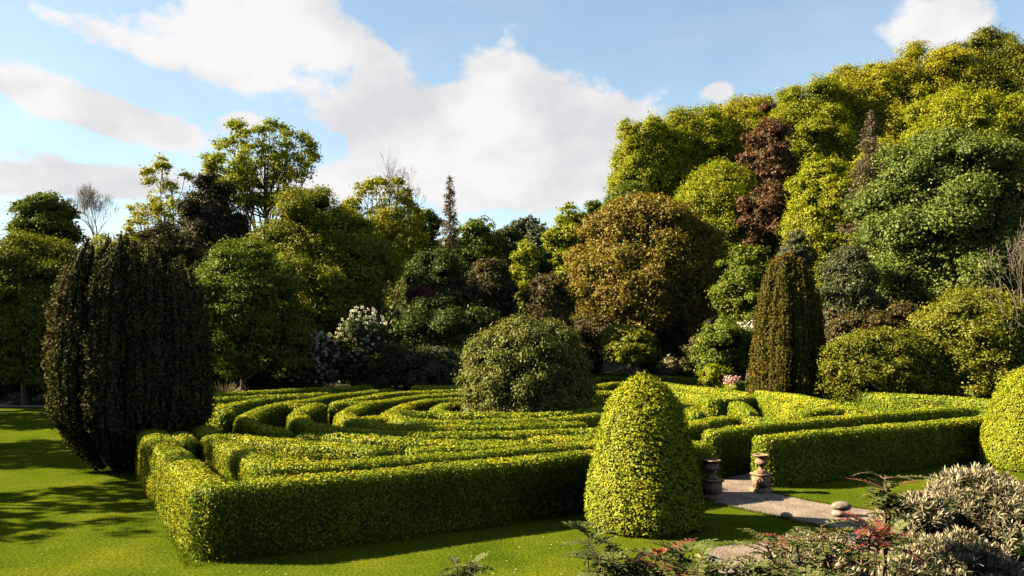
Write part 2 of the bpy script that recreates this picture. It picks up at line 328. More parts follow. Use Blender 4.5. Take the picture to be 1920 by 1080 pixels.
# ------------------------------------------------------------------ hedges
def resample(pts, step):
    pts = np.asarray(pts, float); d = np.r_[0, np.cumsum(np.linalg.norm(np.diff(pts, axis=0), axis=1))]
    n = max(3, int(round(d[-1]/step))+1); s = np.linspace(0, d[-1], n)
    return np.stack([np.interp(s, d, pts[:, k]) for k in range(pts.shape[1])], 1)
def soften(p, it):
    for _ in range(it):
        q = p.copy(); q[1:-1] = .25*p[:-2]+.5*p[1:-1]+.25*p[2:]; p = q
    return p
HH = 1.65
def hedge(pts, label, w=.85, h=HH, soft=6, seed=0, dens=None, z_end=None):
    rng = rng_of(500+seed)
    p = soften(resample(pts, .22), soft)
    dmid = np.linalg.norm(p.mean(0)); dmin = np.linalg.norm(p, axis=1).min()
    ls = .058 if dmin < 24 else (.07 if dmin < 34 else .09)
    if dens is None: dens = 900 if dmin < 24 else (620 if dmin < 34 else 380)
    d = nrm(np.gradient(p, axis=0))
    r = w/2; k = 5
    e = np.sin(np.linspace(0, math.pi/2, k+1)[1:])
    P = [p]; wf = [np.ones(len(p))]; D = [d]
    end = p[-1]+d[-1]*(e*r)[:, None]; sta = p[0]-d[0]*(e[::-1]*r)[:, None]
    fe = np.sqrt(np.maximum(1-e**2, .0))
    P = np.concatenate([sta, p, end]); wf = np.concatenate([fe[::-1], np.ones(len(p)), fe]); D = np.concatenate([np.repeat(d[:1], k, 0), d, np.repeat(d[-1:], k, 0)])
    nr = np.stack([D[:, 1], -D[:, 0]], 1)
    prof = np.array([(-1, 0), (-1.02, .25), (-1.0, .55), (-.95, .82), (-.86, .95), (-.66, 1.0), (0, 1.02), (.66, 1.0), (.86, .95), (.95, .82), (1.0, .55), (1.02, .25), (1, 0)])
    base = P.mean(0)
    V = np.zeros((len(P), len(prof), 3))
    V[..., :2] = (P-base)[:, None]+nr[:, None]*(prof[:, 0][None]*(r*wf)[:, None])[..., None]
    ez = 1-.10*(1-wf)[:, None]
    V[..., 2] = prof[:, 1][None]*h*ez
    hv = np.zeros(V.shape)+np.array([base[0], base[1], 0])+V
    am = wob(hv, 1.3, 3)*.05+wob(hv, 3.7, 5)*.025
    V[..., :2] += nr[:, None]*(np.sign(prof[:, 0])[None]*am)[..., None]
    V[..., 2] += wob(hv, .9, 9)*.035*(prof[:, 1][None] > .5)
    flat = V.reshape(-1, 3); Q = grid_quads(len(P), len(prof))
    g = Geo()
    ctr = np.zeros(V.shape); ctr[..., :2] = (P-base)[:, None]; ctr[..., 2] = np.minimum(V[..., 2], h-.3)
    inner = V+(ctr-V)*(.06/np.maximum(np.linalg.norm(ctr-V, axis=-1, keepdims=True), .3))
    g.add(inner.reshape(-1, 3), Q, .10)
    S, Nn = sample_quads(flat, Q, dens, rng)
    c0 = np.stack([np.zeros(len(S)), np.zeros(len(S)), np.ones(len(S))], 1)
    W = S+np.array([base[0], base[1], 0])
    S = S+Nn*((rng.random(len(S))-.7)*.10+.03*wob(W, 7, 2))[:, None]
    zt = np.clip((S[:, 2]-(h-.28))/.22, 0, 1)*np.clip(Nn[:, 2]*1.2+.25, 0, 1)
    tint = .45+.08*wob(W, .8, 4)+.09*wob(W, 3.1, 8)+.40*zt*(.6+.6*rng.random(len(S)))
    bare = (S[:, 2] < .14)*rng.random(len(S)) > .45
    k_ = ~bare
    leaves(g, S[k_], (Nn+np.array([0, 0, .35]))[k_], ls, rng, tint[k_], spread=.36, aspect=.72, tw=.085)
    # stray shoots along the top
    m = rng.random(len(S)) < .05*(zt > .4)
    leaves(g, S[m]+np.array([0, 0, .05])+rng.normal(size=(m.sum(), 3))*.02, Nn[m]*0+rng.normal(size=(m.sum(), 3)), ls*1.05, rng, np.full(m.sum(), .8), spread=.2)
    o = g.build('hedge', M['hedge']); o.location = (base[0], base[1], 0)
    return tag(o, label, 'hedge', 'clipped hedges of the maze')
def hx(*pp, dy=1.5): return [px_top(x, y+dy, HH) for x, y in pp]
def hedges():
    n = [0]
    def H(label, *pp, **k):
        n[0] += 1; hedge(hx(*pp) if not k.pop('world', False) else [np.array(q) for q in pp], label, seed=n[0], **k)
    a = np.array(mz(0, 11.3)); b = np.array(mz(0, 0)); c = np.array(mz(14.8, 0.0))
    H('long outer hedge with the sharp corner nearest the camera, front face in deep shade', mz(-.62, 11.6), mz(-.25, -.1), mz(-.13, -.2), mz(14.6, -.05), world=True, soft=1, w=.98)
    H('outer front hedge running right from the urn with the rounded gate end', mz(17.8, .05), mz(33.5, .0), world=True, soft=3, w=.95)
    H('second hedge from the front, bending back behind the outer corner', (383, 800), (405, 820), (430, 832), (463, 847), (500, 868), (555, 871), (630, 869), (730, 862), (855, 852), (907, 847), (990, 838), (1057, 833), (1190, 822), soft=3)
    H('sunlit curved hedge just inside the bent second hedge at the left', (424, 817), (450, 818), (487, 823), (530, 826), (580, 831), (630, 834), (708, 840))
    H('low sunlit run from the left loops to the lit block in the middle', (575, 815), (613, 814), (663, 819), (727, 822), (792, 825), (850, 827), (923, 828), (975, 829))
    H('short hedge run merging with the second row in the middle of the maze', (785, 841), (850, 838), (907, 836), (957, 833))
    H('sunlit stub with a warm top in the middle front of the maze', (1008, 822), (1030, 817), (1045, 820), (1115, 819), (1150, 818))
    H('outermost back hedge left of the far opening', (396, 736), (480, 734), (563, 729), (690, 722))
    H('second hedge from the back at the left, mostly hidden by the next', (398, 746), (497, 743), (547, 740), (613, 736.5))
    H('third hedge from the back at the left with a lit square end', (440, 757), (480, 749), (527, 743), (587, 739))
    H('large shaded hook shaped hedge right of the big yew', (728, 730), (667, 735), (600, 745), (540, 754), (497, 763), (468, 775), (459, 783), (466, 791), (485, 797), (505, 802), (526, 806), soft=4)
    H('short sunlit cross hedge inside the large hook', (535, 757), (582, 757))
    H('smaller hook hedge whose tail runs right as the long yew shaded row', (596, 757), (577, 763), (563, 770), (556, 778), (563, 786), (578, 793), (600, 799), (650, 806), (730, 811), (840, 813), (923, 812), (990, 809), (1057, 807), (1150, 806), soft=4)
    H('back hedge passing behind the round bush with a square lit left end', (632, 754), (663, 748), (717, 739), (767, 734), (850, 731.5), (1000, 726))
    H('short lit hedge closing the left end behind the inner loop', (634, 755), (688, 753))
    H('wide inner loop hedge curling round the left of the round bush', (880, 735), (800, 741), (750, 747), (700, 753), (667, 763), (647, 772), (645, 778), (660, 784), (687, 791), (723, 797), (800, 800), (915, 798), (990, 795), (1080, 792), soft=4)
    H('pointed innermost loop hedge beside the round bush', (880, 745), (808, 749), (767, 757), (744, 767), (730, 776), (738, 782), (770, 787), (820, 790), (867, 790), (915, 788), (990, 787), (1057, 783), (1120, 777), soft=3)
    H('small dark link hedge between the two inner loops', (690, 783), (722, 782))
    H('small dark link hedge between the innermost loop and the ring', (755, 772), (806, 772))
    H('ring hedge round the foot of the central bush', (870, 753), (838, 757), (822, 765), (816, 771), (850, 774), (890, 774), (990, 776), (1057, 773), (1110, 768), (1128, 763), soft=3)
    H('far back hedge left of the far corner', (768, 716), (850, 714.5), (960, 709), (1112, 701), (1163, 698.5), soft=1)
    H('second far back hedge beside the opening at the back', (783, 724), (850, 723), (930, 720))
    H('outer right hand hedge from the far corner to the golden yew', (1166, 698.5), (1240, 704.5), (1323, 711), (1400, 717.5), soft=1)
    H('outer right hand hedge between the golden yew and the right cone', (1508, 725.5), (1584, 732), (1688, 740), (1792, 745.5), (1880, 752), (1990, 764), soft=2)
    H('inner back hedge under the far right corner', (1100, 709), (1164, 706), (1200, 711), (1262, 720), (1330, 728), (1402, 738))
    H('wavy hedge right behind the round bush', (1098, 725), (1122, 723), (1143, 718), (1165, 716), (1195, 722))
    H('lower short hedge right of the round bush', (1108, 734), (1154, 734), (1200, 737), (1262, 746), (1296, 758))
    H('square L shaped hedge with a dark front near the right yew', (1268, 729), (1300, 738), (1338, 747), (1380, 746), (1416, 743), soft=1)
    H('rounded hedge end like a loaf in front of the dark square hedge', (1382, 754), (1394, 761), (1402, 770))
    H('hedge end with a shaded right side left of the loaf shaped one', (1270, 752), (1293, 761), (1306, 771))
    H('third row behind the gate rising to a low peak', (1280, 797), (1323, 788), (1360, 782), (1384, 780), (1417, 783), (1462, 789))
    H('second row behind the gate running far to the right', (1338, 808), (1390, 799), (1457, 792), (1557, 784), (1605, 780), (1688, 771), (1792, 763.5), (1815, 763), soft=3)
    H('sunlit hedge in front of the foot of the golden yew', (1427, 733), (1462, 737), (1500, 742), (1551, 752))
    H('broad sunlit hedge with a warm rounded end right of the loaf', (1424, 743), (1455, 749), (1488, 758), (1500, 765))
    H('short dark fronted hedge joining the warm rounded ends', (1512, 768), (1557, 766), (1578, 766))
    H('small warm hedge end near the right hand outer hedge', (1568, 760), (1590, 763), (1601, 768))
    H('left outer hedge carrying on behind the big yew', mz(-.3, 19), mz(.3, 24), mz(1.5, 29), world=True)
    H('hedge end in the yew shadow with a lit top', (404, 759), (415, 758.5), (421, 763), (422, 770))
    H('sunlit sliver of hedge between the big yew and the outer corner', (338, 812), (344, 816), (348, 822))
hedges()

# ------------------------------------------------------------------ foliage
def dir_rand(n, rng): return nrm(rng.normal(size=(n, 3)))
COVER = 1.9
def crown_geo(rng, ax, ay, az_, ls, cover=1.2, K=30, kr=.36, q=22, flat=.72, low=.0, sq=4, tuft=None, core=True, ctint=.22, up=.45, spread=.5, aspect=.62, backcull=.55, ragged=.28, stray=.13, tint0=.46, droop=None, gappy=0.0, warp=.0, inner=.38, layers=False):
    """billowing crown centred on the origin: K boughs, each covered in leaf tufts"""
    g = Geo(); cen = []
    tries = 0; rf = []
    sc_ = np.array([ax, ay, az_]); m = (ax*ay*az_)**(1/3)
    while len(cen) < K and tries < 6000:
        tries += 1
        z = rng.uniform(-1+low, 1); th = rng.uniform(0, 2*math.pi)
        hr = math.sqrt(max(0, 1-abs(z)**(sq if z < 0 else 2.2)))
        r_ = kr*rng.uniform(.78, 1.3)
        f = max(.2, 1-r_*.9*rng.uniform(.85, 1.35)) if rng.random() < .88 else rng.uniform(.2, .6)
        c = np.array([hr*math.cos(th), hr*math.sin(th), z])*f
        if c[1] > .35 and rng.random() < backcull*.6: continue
        if all(np.sum((c-o)**2) > (.62*kr)**2*(1-tries/6500) for o in cen): cen.append(c); rf.append(r_)
    cen = np.array(cen); K = len(cen)
    cen = cen*(1+warp*wob(cen, 1.9, K+int(ax*7)))[:, None]
    rad = np.array(rf)*(m*.6+.4*min(ax, az_))
    B = cen*sc_
    # keep the boughs inside the crown's outline
    area = 4*math.pi*((ax*ay+ay*az_+ax*az_)/3)
    nl = COVER*cover*area/(ls*ls*.4); nt = int(nl/q)
    rt = tuft or min(.75, .055*m+.20)
    pk = rad**2/np.sum(rad**2)
    ci = rng.choice(K, nt, p=pk)
    out = nrm(B/sc_)
    dv = nrm(dir_rand(nt, rng)+.75*out[ci]+np.array([0, -.25, .35]))
    fl = np.array([1, 1, flat])
    rr = rad[ci]*(1-.30*rng.random(nt)**2)
    T = B[ci]+dv*fl*rr[:, None]*(1+ragged*wob(B[ci]+dv*rad[ci][:, None], 1.3, 2))[:, None]
    if layers: T[:, 2] = (np.round(T[:, 2]/layers)+.18*rng.normal(size=nt))*layers
    keep = np.ones(nt, bool)
    bk = T[:, 1] > .35*ay; keep &= ~(bk & (rng.random(nt) < backcull))
    if gappy: keep &= wob(T, 2.2/m*3, 7)+.3*rng.normal(size=nt) > -1+gappy
    T = T[keep]; dv = dv[keep]; ci = ci[keep]; nt = len(T)
    if core:                                     # tufts on the inner growth between the boughs
        ni = int(nt*inner); di = dir_rand(ni*2, rng); di = di[di[:, 1] < .35]; hz_ = np.sqrt(np.maximum(0, 1-np.abs(di[:, 2])**np.where(di[:, 2] < 0, sq, 2.2)))
        ti_ = di.copy(); ti_[:, :2] = nrm(di[:, :2]+1e-9)*hz_[:, None]; ti_ = ti_*(.55+(.28 if inner < .5 else .40)*rng.random(len(di)))[:, None]*sc_
        T = np.concatenate([T, ti_]); dv = np.concatenate([dv, nrm(di/sc_)]); ci = np.concatenate([ci, np.full(len(di), -1)]); nt = len(T)
    else:                                        # sprays along the limbs of open crowns
        ni = int(nt*.45); kk = rng.integers(0, K, ni); tt_ = rng.uniform(.45, 1.0, ni)[:, None]
        ti_ = (1-tt_)*np.array([0, 0, -.35*az_])+tt_*B[kk]; ti_[:, 2] -= (tt_*(1-tt_))[:, 0]*az_*.35; ti_ += rng.normal(size=(ni, 3))*.22
        T = np.concatenate([T, ti_]); dv = np.concatenate([dv, nrm(rng.normal(size=(ni, 3))+np.array([0, 0, .6]))]); ci = np.concatenate([ci, np.full(ni, -1)]); nt = len(T)
    # drop tufts buried in other boughs
    bur = np.zeros(nt, bool)
    for k in range(K):
        d2 = np.sum(((T-B[k])/(rad[k]*fl))**2, 1); bur |= (d2 < .42) & (ci != k)
    bur &= rng.random(nt) < .85
    T = T[~bur]; dv = dv[~bur]; ci = ci[~bur]; nt = len(T)
    tt = tint0+.10*rng.normal(size=nt)+.10*wob(T, 4/m, 5)
    li = np.repeat(np.arange(nt), q); n = len(li)
    dl = dir_rand(n, rng)
    tr = rt*(.7+.6*rng.random(nt))
    P = T[li]+dl*np.array([1, 1, .6])*(tr[li]*(.35+.75*rng.random(n)))[:, None]
    st = rng.random(n) < stray
    P[st] += dl[st]*rt*.8
    Nn = dl*.7+dv[li]*.55+np.array([0, -.05, up])
    al = None if droop is None else np.tile(np.array([0, 0, -1.])*droop, (n, 1))+dv[li]*.6
    leaves(g, P, Nn, ls, rng, tt[li], spread=spread, aspect=aspect, along=al)
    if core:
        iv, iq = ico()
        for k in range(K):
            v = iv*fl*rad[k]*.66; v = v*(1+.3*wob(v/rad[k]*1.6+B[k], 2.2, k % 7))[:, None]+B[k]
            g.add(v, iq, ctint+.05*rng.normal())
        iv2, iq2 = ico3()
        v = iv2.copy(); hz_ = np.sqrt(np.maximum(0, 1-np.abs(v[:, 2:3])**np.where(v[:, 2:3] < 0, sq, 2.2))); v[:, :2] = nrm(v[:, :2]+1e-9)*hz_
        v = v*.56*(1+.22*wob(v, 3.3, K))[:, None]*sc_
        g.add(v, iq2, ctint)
    return g, B, rad
def trunk_geo(rng, base, top, r, B=None, rad=None, limbs=6, lean=.0, r_top=.2, sides=8):
    g = Geo(); base = np.array(base, float); top = np.array(top, float)
    t = np.linspace(0, 1, 8)[:, None]; pts = base+(top-base)*t
    pts[1:-1, :2] += rng.normal(size=(6, 2))*r*.35
    rr = r*(1-(1-r_top)*t[:, 0]); rr[0] *= 1.35
    tube(g, pts, rr, sides)
    if B is not None and len(B):
        for k in rng.permutation(len(B))[:limbs]:
            s = rng.uniform(.3, .95); i = min(6, int(s*7)); p0 = pts[i]
            p1 = B[k]; mid = p0+(p1-p0)*np.array([.62, .62, .38])+rng.normal(size=3)*.07*np.linalg.norm(p1-p0)
            u = np.linspace(0, 1, 6)[:, None]
            cv = (1-u)**2*p0+2*u*(1-u)*mid+u*u*p1; cv[1:5] += rng.normal(size=(4, 3))*.025*np.linalg.norm(p1-p0)
            tube(g, cv, np.linspace(rr[i]*.5, .035, 6), 6)
            for e in range(3):
                b0 = cv[3+min(e, 2)]; b1 = b0+nrm(rng.normal(size=3)+np.array([0, 0, .6]))*rad[k]*rng.uniform(.7, 1.1)
                tube(g, [b0, (b0+b1)/2+rng.normal(size=3)*.05*rad[k], b1], [rr[i]*.2, rr[i]*.12, .02], 4)
    return g
SEED = [0]
def tree(name, label, cx, top, bot, hw, d, mat, cat='tree', group=None, bark='bark', trunk_r=None, trunk=True, depth=.85, ls=None, part='crown', trunk_px=None, limbs=6, **k):
    k.setdefault('warp', .24)
    SEED[0] += 1; rng = rng_of(SEED[0]*17+3)
    x = wx(cx, d); zt = wz(top, d); zb = max(wz(bot, d), float(ground(x, d))-.2); a = hw/F*d
    c = (zt-zb)/2; zc = (zt+zb)/2
    ls = ls or max(.13, d*.0029)
    bz = float(ground(x, d))
    root = thing(name, (x, d, bz), label, cat, group)
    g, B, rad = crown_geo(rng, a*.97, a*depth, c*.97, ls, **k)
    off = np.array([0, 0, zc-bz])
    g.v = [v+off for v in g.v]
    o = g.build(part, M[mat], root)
    if trunk:
        tx = 0 if trunk_px is None else wx(trunk_px, d)-x
        tr = trunk_r or max(.10, .045*a+.05)
        tg = trunk_geo(rng, (tx, 0, -.1), (0, 0, max(zc-bz+.25*c, .6)), tr, B+off, rad, limbs=limbs)
        tg.build('trunk', M[bark], root, smooth=True)
    return root

# branching trees whose limbs show
def branch_tree(name, label, px, base_py, top_py, hw, d, mat=None, bark='bark', seed=1, levels=5, r0=.3, nleaf=0, leaf=.3, group=None, spread=.55, cat='tree', twig=.012, first=.35, wander=.16, lean=(0, 0), tuft=.9, upb=.25, ntr=1, kids=(2, 3), tip_level=3):
    rng = rng_of(seed); x = wx(px, d); zb = float(ground(x, d)); H = wz(top_py, d)-zb
    root = thing(name, (x, d, zb), label, cat, group)
    g = Geo(); tips = []
    z0 = 0 if base_py is None else wz(base_py, d)-zb
    def grow(p, dr, ln, r, lv):
        n = 5; pts = [p]; q = p.copy(); dd = dr.copy()
        for i in range(n):
            dd = nrm(dd+rng.normal(size=3)*wander+np.array([0, 0, upb*.25])); q = q+dd*ln/n; pts.append(q.copy())
        r1 = max(r*.62, twig)
        tube(g, pts, np.linspace(r, r1, n+1), 6 if lv < 2 else (4 if lv < 4 else 3))
        if lv >= tip_level: tips.extend(pts[2:])
        if lv >= levels: return
        for i in range(int(rng.integers(kids[0], kids[1]+1))):
            nd = nrm(dd+spread*nrm(rng.normal(size=3))*1.35+np.array([0, 0, upb]))
            grow(pts[-1] if i < 2 else pts[3], nd, ln*rng.uniform(.6, .82), r1*.8, lv+1)
    for t in range(ntr):
        grow(np.array([rng.normal()*.3*(ntr > 1), 0, z0-.1]), nrm(np.array([lean[0]+rng.normal()*.25*(ntr > 1), lean[1], 1.])), (H-z0)*first, r0, 0)
    # scale limbs to fit the height and half width seen
    V = np.concatenate(g.v); zmax = V[:, 2].max(); xm = np.percentile(np.abs(V[:, 0]), 99.5)
    sx = (hw/F*d)/xm; sz = (H-z0)/(zmax-z0) if zmax > z0 else 1
    S = np.array([sx, sx, sz]); O = np.array([0, 0, z0*(1-sz)])
    g.v = [v*S+O for v in g.v]
    g.build('branches' if mat is None else 'trunk', M[bark], root, smooth=True)
    if mat:
        tp = np.array(tips)*S+O; gl = Geo(); per = max(1, nleaf//len(tp)); li = np.repeat(np.arange(len(tp)), per)
        dl = dir_rand(len(li), rng); P = tp[li]+dl*np.array([1, 1, .6])*tuft*rng.random(len(li))[:, None]**.6
        leaves(gl, P, dl*.6+np.array([0, 0, .6]), leaf, rng, .5+.12*wob(P, .8, 3), spread=.5)
        gl.build('crown', M[mat], root)
    return root

def conifer(name, label, cx, top, bot, hw, d, mat, seed=1, bark='palebark', ls=.25, whorls=26, sparse=.6):
    rng = rng_of(seed); x = wx(cx, d); bz = float(ground(x, d)); zt = wz(top, d)-bz; zb = max(wz(bot, d)-bz, .5); a = hw/F*d
    root = thing(name, (x, d, bz), label, 'tree')
    g = Geo(); gl = Geo()
    tube(g, [(0, 0, -.1), (0.05, 0, zt*.5), (0, 0, zt)], [.22, .14, .02], 7)
    for w in range(whorls):
        f = w/(whorls-1); z = zb+(zt-zb)*f; ln = a*(1-f)**.8*rng.uniform(.7, 1.1)+.15
        for j in range(rng.integers(4, 7)):
            th = rng.uniform(0, 2*math.pi); dr = np.array([math.cos(th), math.sin(th), 0])
            l2 = ln*rng.uniform(.55, 1.1); u = np.linspace(0, 1, 5)
            pts = np.array([0, 0, z])+dr*(u*l2)[:, None]+np.array([0, 0, 1.])*(-.22*l2*u+.16*l2*u**2)[:, None]
            tube(g, pts, np.linspace(.05*(1-f)+.015, .01, 5), 4)
            n = int(l2/ls*9*sparse)+2; s = rng.random(n)**.7
            P = np.array([0, 0, z])+dr*(s*l2)[:, None]+np.array([0, 0, 1.])*(-.22*l2*s+.16*l2*s**2)[:, None]+rng.normal(size=(n, 3))*np.array([.16, .16, .12])
            P[:, 2] -= rng.random(n)*.25
            leaves(gl, P, np.tile([0, 0, 1.], (n, 1)), ls, rng, np.full(n, .5), spread=.8, aspect=.4, along=np.tile(dr+np.array([0, 0, -.5]), (n, 1)))
    g.build('trunk', M[bark], root, smooth=True); gl.build('foliage', M[mat], root)
    return root

def yew(label, cx, base_py, top_py, hw, d, mat, profile, seed, plumes=95, topj=.14):
    rng = rng_of(seed); x = wx(cx, d); h = wz(top_py, d); a = hw/F*d
    root = thing('columnar_yew', (x, d, 0), label, 'tree', 'columnar yews beside the maze')
    g = Geo(); pz, pr = zip(*profile)
    def Rz(z): return a*np.interp(z/h, pz, pr)
    def Rf(z, th): return Rz(z)*(1+.06*np.sin(2*th+1)+.05*np.sin(3*th+z*.4))
    # solid inner mass, tinted near black so gaps between plumes read as shade
    zz = np.linspace(.1, h*.82, 16); seg = 28; A = np.arange(seg)*2*math.pi/seg
    r = np.stack([Rf(zz, t)*.64 for t in A]); r[:, -1] = .05
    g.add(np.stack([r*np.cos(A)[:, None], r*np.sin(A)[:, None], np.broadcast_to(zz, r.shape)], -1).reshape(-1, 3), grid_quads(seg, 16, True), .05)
    dens = 330 if d < 40 else 230; ls = .092 if d < 40 else .12
    for i in range(plumes):
        if i < plumes*.7: th = (i+rng.uniform(-.3, .3))/(plumes*.7)*2*math.pi; f = rng.choice([rng.uniform(.92, 1.03), rng.uniform(.74, .9)], p=[.68, .32])
        else: th = rng.uniform(0, 2*math.pi); f = rng.uniform(.2, .8)
        sd_ = math.cos(th)*f; zt = h*(1-topj*rng.random()**1.3-.13*max(0, sd_)**1.6-.16*max(0, (-sd_-.72)/.28)); zb = h*rng.choice([.02, .05, .25], p=[.6, .3, .1]) if f > .85 else h*.5
        n = 14; u = np.linspace(0, 1, n); z = zb+(zt-zb)*u
        rp = a*rng.uniform(.075, .13)
        pr_ = rp*np.minimum(1, np.minimum((1-u)*4+.12, u*4+.3))*(1+.26*np.sin(u*23+i)+.18*np.sin(u*41+2*i))
        R0 = Rf(z, th)*f-rp*.75
        c = np.stack([R0*np.cos(th+.04*np.sin(u*5+i)), R0*np.sin(th+.04*np.sin(u*5+i)), z], 1)
        s = 9; al = np.arange(s)*2*math.pi/s
        V = c[None]+np.stack([np.cos(al)[:, None]*pr_, np.sin(al)[:, None]*pr_, np.zeros((s, n))], -1)
        V = V.reshape(-1, 3); Q = grid_quads(s, n, True)
        g.add(c[0]*0+V*1.0, Q, .10)
        P, Nn = sample_quads(V, Q, dens*1.35, rng)
        out = P.copy(); out[:, 2] = 0
        k = (np.sum(nrm(out)*Nn, 1) > -.35)
        P = P[k]; Nn = Nn[k]; P = P+Nn*(.06+.09*rng.random(len(P)))[:, None]
        P += Nn*(.13*wob(P, 3.4, i % 5)+.07*wob(P, 9, i % 7))[:, None]
        zf = P[:, 2]/h
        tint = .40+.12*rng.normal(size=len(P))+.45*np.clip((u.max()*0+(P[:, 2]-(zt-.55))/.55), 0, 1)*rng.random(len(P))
        leaves(g, P, Nn+np.array([0, 0, .3]), ls, rng, tint, spread=.6, aspect=.7, along=np.tile([0, 0, .7], (len(P), 1))+Nn*1.1)
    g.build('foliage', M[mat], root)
    tg = Geo(); tube(tg, [(0, 0, -.1), (0, 0, .8), (.05, 0, 2.2)], [.5, .38, .3], 9); tg.build('trunk', M['bark'], root, smooth=True)
    return root

# ------------------------------------------------------------------ background wood
HILL = 'beeches on the wooded hill'
BACK = 'trees behind the maze'
def background():
    T = tree
    # far left
    T('broadleaf_tree', 'large olive green tree filling the left edge behind the big yew', 50, 392, 760, 125, 57, 'olive', group=BACK, K=42, kr=.30, sq=8, cover=1.1)
    T('broadleaf_tree', 'round dark green tree standing up at the far left skyline', 92, 342, 520, 64, 95, 'mid', group=BACK, K=26, kr=.36)
    branch_tree('bare_tree', 'bare grey twiggy tree on the left skyline', 182, 470, 342, 42, 105, seed=5, levels=6, r0=.16, bark='palebark', twig=.014, spread=.5, upb=.3, kids=(2, 4), ntr=2, group=BACK)
    T('young_tree', 'bright yellow green young tree just behind the top of the big yew', 205, 402, 640, 62, 66, 'lime', group=BACK, K=22, kr=.3, core=False, cover=.8, tint0=.55)
    T('broadleaf_tree', 'sparse yellowish tree with thin limbs left of the dark brown tree', 308, 285, 560, 62, 88, 'gold', group=BACK, K=66, kr=.17, core=False, cover=.8, gappy=.1, limbs=44, trunk_r=.3, sq=3, stray=.2, warp=.1)
    T('shrubby_tree', 'olive brown bushy tree under the sparse yellowish tree', 310, 398, 650, 84, 74, 'brown', group=BACK, K=24, kr=.34)
    T('dark_tree', 'dense dark brown tree rising left of the tall open tree', 400, 296, 600, 66, 82, 'umber', group=BACK, K=40, kr=.27, cover=1.3, ragged=.3)
    T('broadleaf_tree', 'tall open crowned tree with its limbs against the clouds', 497, 228, 400, 104, 98, 'lime', group=BACK, K=90, kr=.17, core=False, cover=.95, gappy=.2, limbs=60, trunk_r=.5, sq=2.2, tint0=.42, stray=.15)
    T('broadleaf_tree', 'big domed olive tree left of centre', 600, 335, 720, 148, 64, 'olive', group=BACK, K=60, kr=.26, sq=6, cover=1.35, tint0=.5)
    T('layered_tree', 'light green tree with layered boughs right behind the big yew', 455, 425, 735, 120, 53, 'mid', group=BACK, K=50, kr=.25, sq=6, cover=1.25, layers=.7, tint0=.5)
    branch_tree('bare_tree', 'bare pale limbs poking out above a yellow green crown', 725, 470, 285, 72, 84, seed=31, levels=5, r0=.34, bark='greybark', twig=.02, group=BACK, spread=.6, ntr=3, upb=.2, first=.3)
    T('broadleaf_tree', 'yellow green crown behind the pale bare limbs', 715, 318, 540, 84, 84, 'gold', group=BACK, K=80, kr=.18, core=False, cover=1.0, gappy=.2, limbs=30, tint0=.35, stray=.15)
    T('broadleaf_tree', 'dark green tree left of the thin brown spruce', 792, 368, 590, 44, 92, 'mid', group=BACK, K=20, kr=.36)
    conifer('spruce', 'thin pinkish brown spruce on the skyline', 843, 332, 520, 32, 88, 'pinkbrown', seed=3, ls=.28, whorls=30, sparse=1.0)
    T('broadleaf_tree', 'green tree with a flat shaded top right of the thin spruce', 902, 387, 600, 52, 82, 'mid', group=BACK, K=24, kr=.36)
    T('broadleaf_tree', 'dark green tree in the middle below the thin spruce', 828, 452, 660, 86, 70, 'dark', group=BACK, K=34, kr=.3, tint0=.55)
    T('broadleaf_tree', 'dull bronze green tree above the wide dark shrub', 918, 462, 640, 54, 63, 'brown', group=BACK, K=28, kr=.3, tint0=.5)
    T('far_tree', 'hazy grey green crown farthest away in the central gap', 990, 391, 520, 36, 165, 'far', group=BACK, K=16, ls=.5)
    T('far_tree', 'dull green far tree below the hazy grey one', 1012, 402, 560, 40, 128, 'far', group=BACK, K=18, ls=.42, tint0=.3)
    T('conifer_tree', 'small dark conical tree in the central gap', 1012, 440, 590, 26, 84, 'dark', group=BACK, K=18, kr=.34)
    T('young_tree', 'slim light green tree at the foot of the central gap', 985, 432, 600, 26, 76, 'lime', group=BACK, K=16, kr=.36)
    T('broadleaf_tree', 'tall bright green tree left of the bronze tree', 1063, 350, 620, 42, 92, 'lime', group=BACK, K=28, kr=.33, tint0=.42)
    T('broadleaf_tree', 'darker green tree between the bright one and the hill', 1115, 360, 600, 38, 98, 'mid', group=BACK, K=18, kr=.36)
    T('broadleaf_tree', 'big bronze leaved tree right of centre', 1215, 352, 662, 152, 76, 'bronze', group=BACK, K=70, kr=.23, sq=3, cover=1.35, trunk_px=1272, trunk_r=.34, tint0=.45)
    T('broadleaf_tree', 'olive green tree filling the gap left of the thin spruce', 765, 395, 600, 62, 108, 'olive', group=BACK, K=30, kr=.28, tint0=.35)
    T('broadleaf_tree', 'green tree filling the gap right of the thin spruce', 872, 402, 600, 50, 106, 'mid', group=BACK, K=28, kr=.28)
    T('broadleaf_tree', 'dark green tree in front of the farthest grey crown', 950, 412, 620, 48, 100, 'dark', group=BACK, K=26, kr=.28, tint0=.6)
    T('broadleaf_tree', 'broad green tree low behind the bronze tree', 1150, 400, 620, 60, 104, 'lime', group=BACK, K=28, kr=.28, tint0=.35)
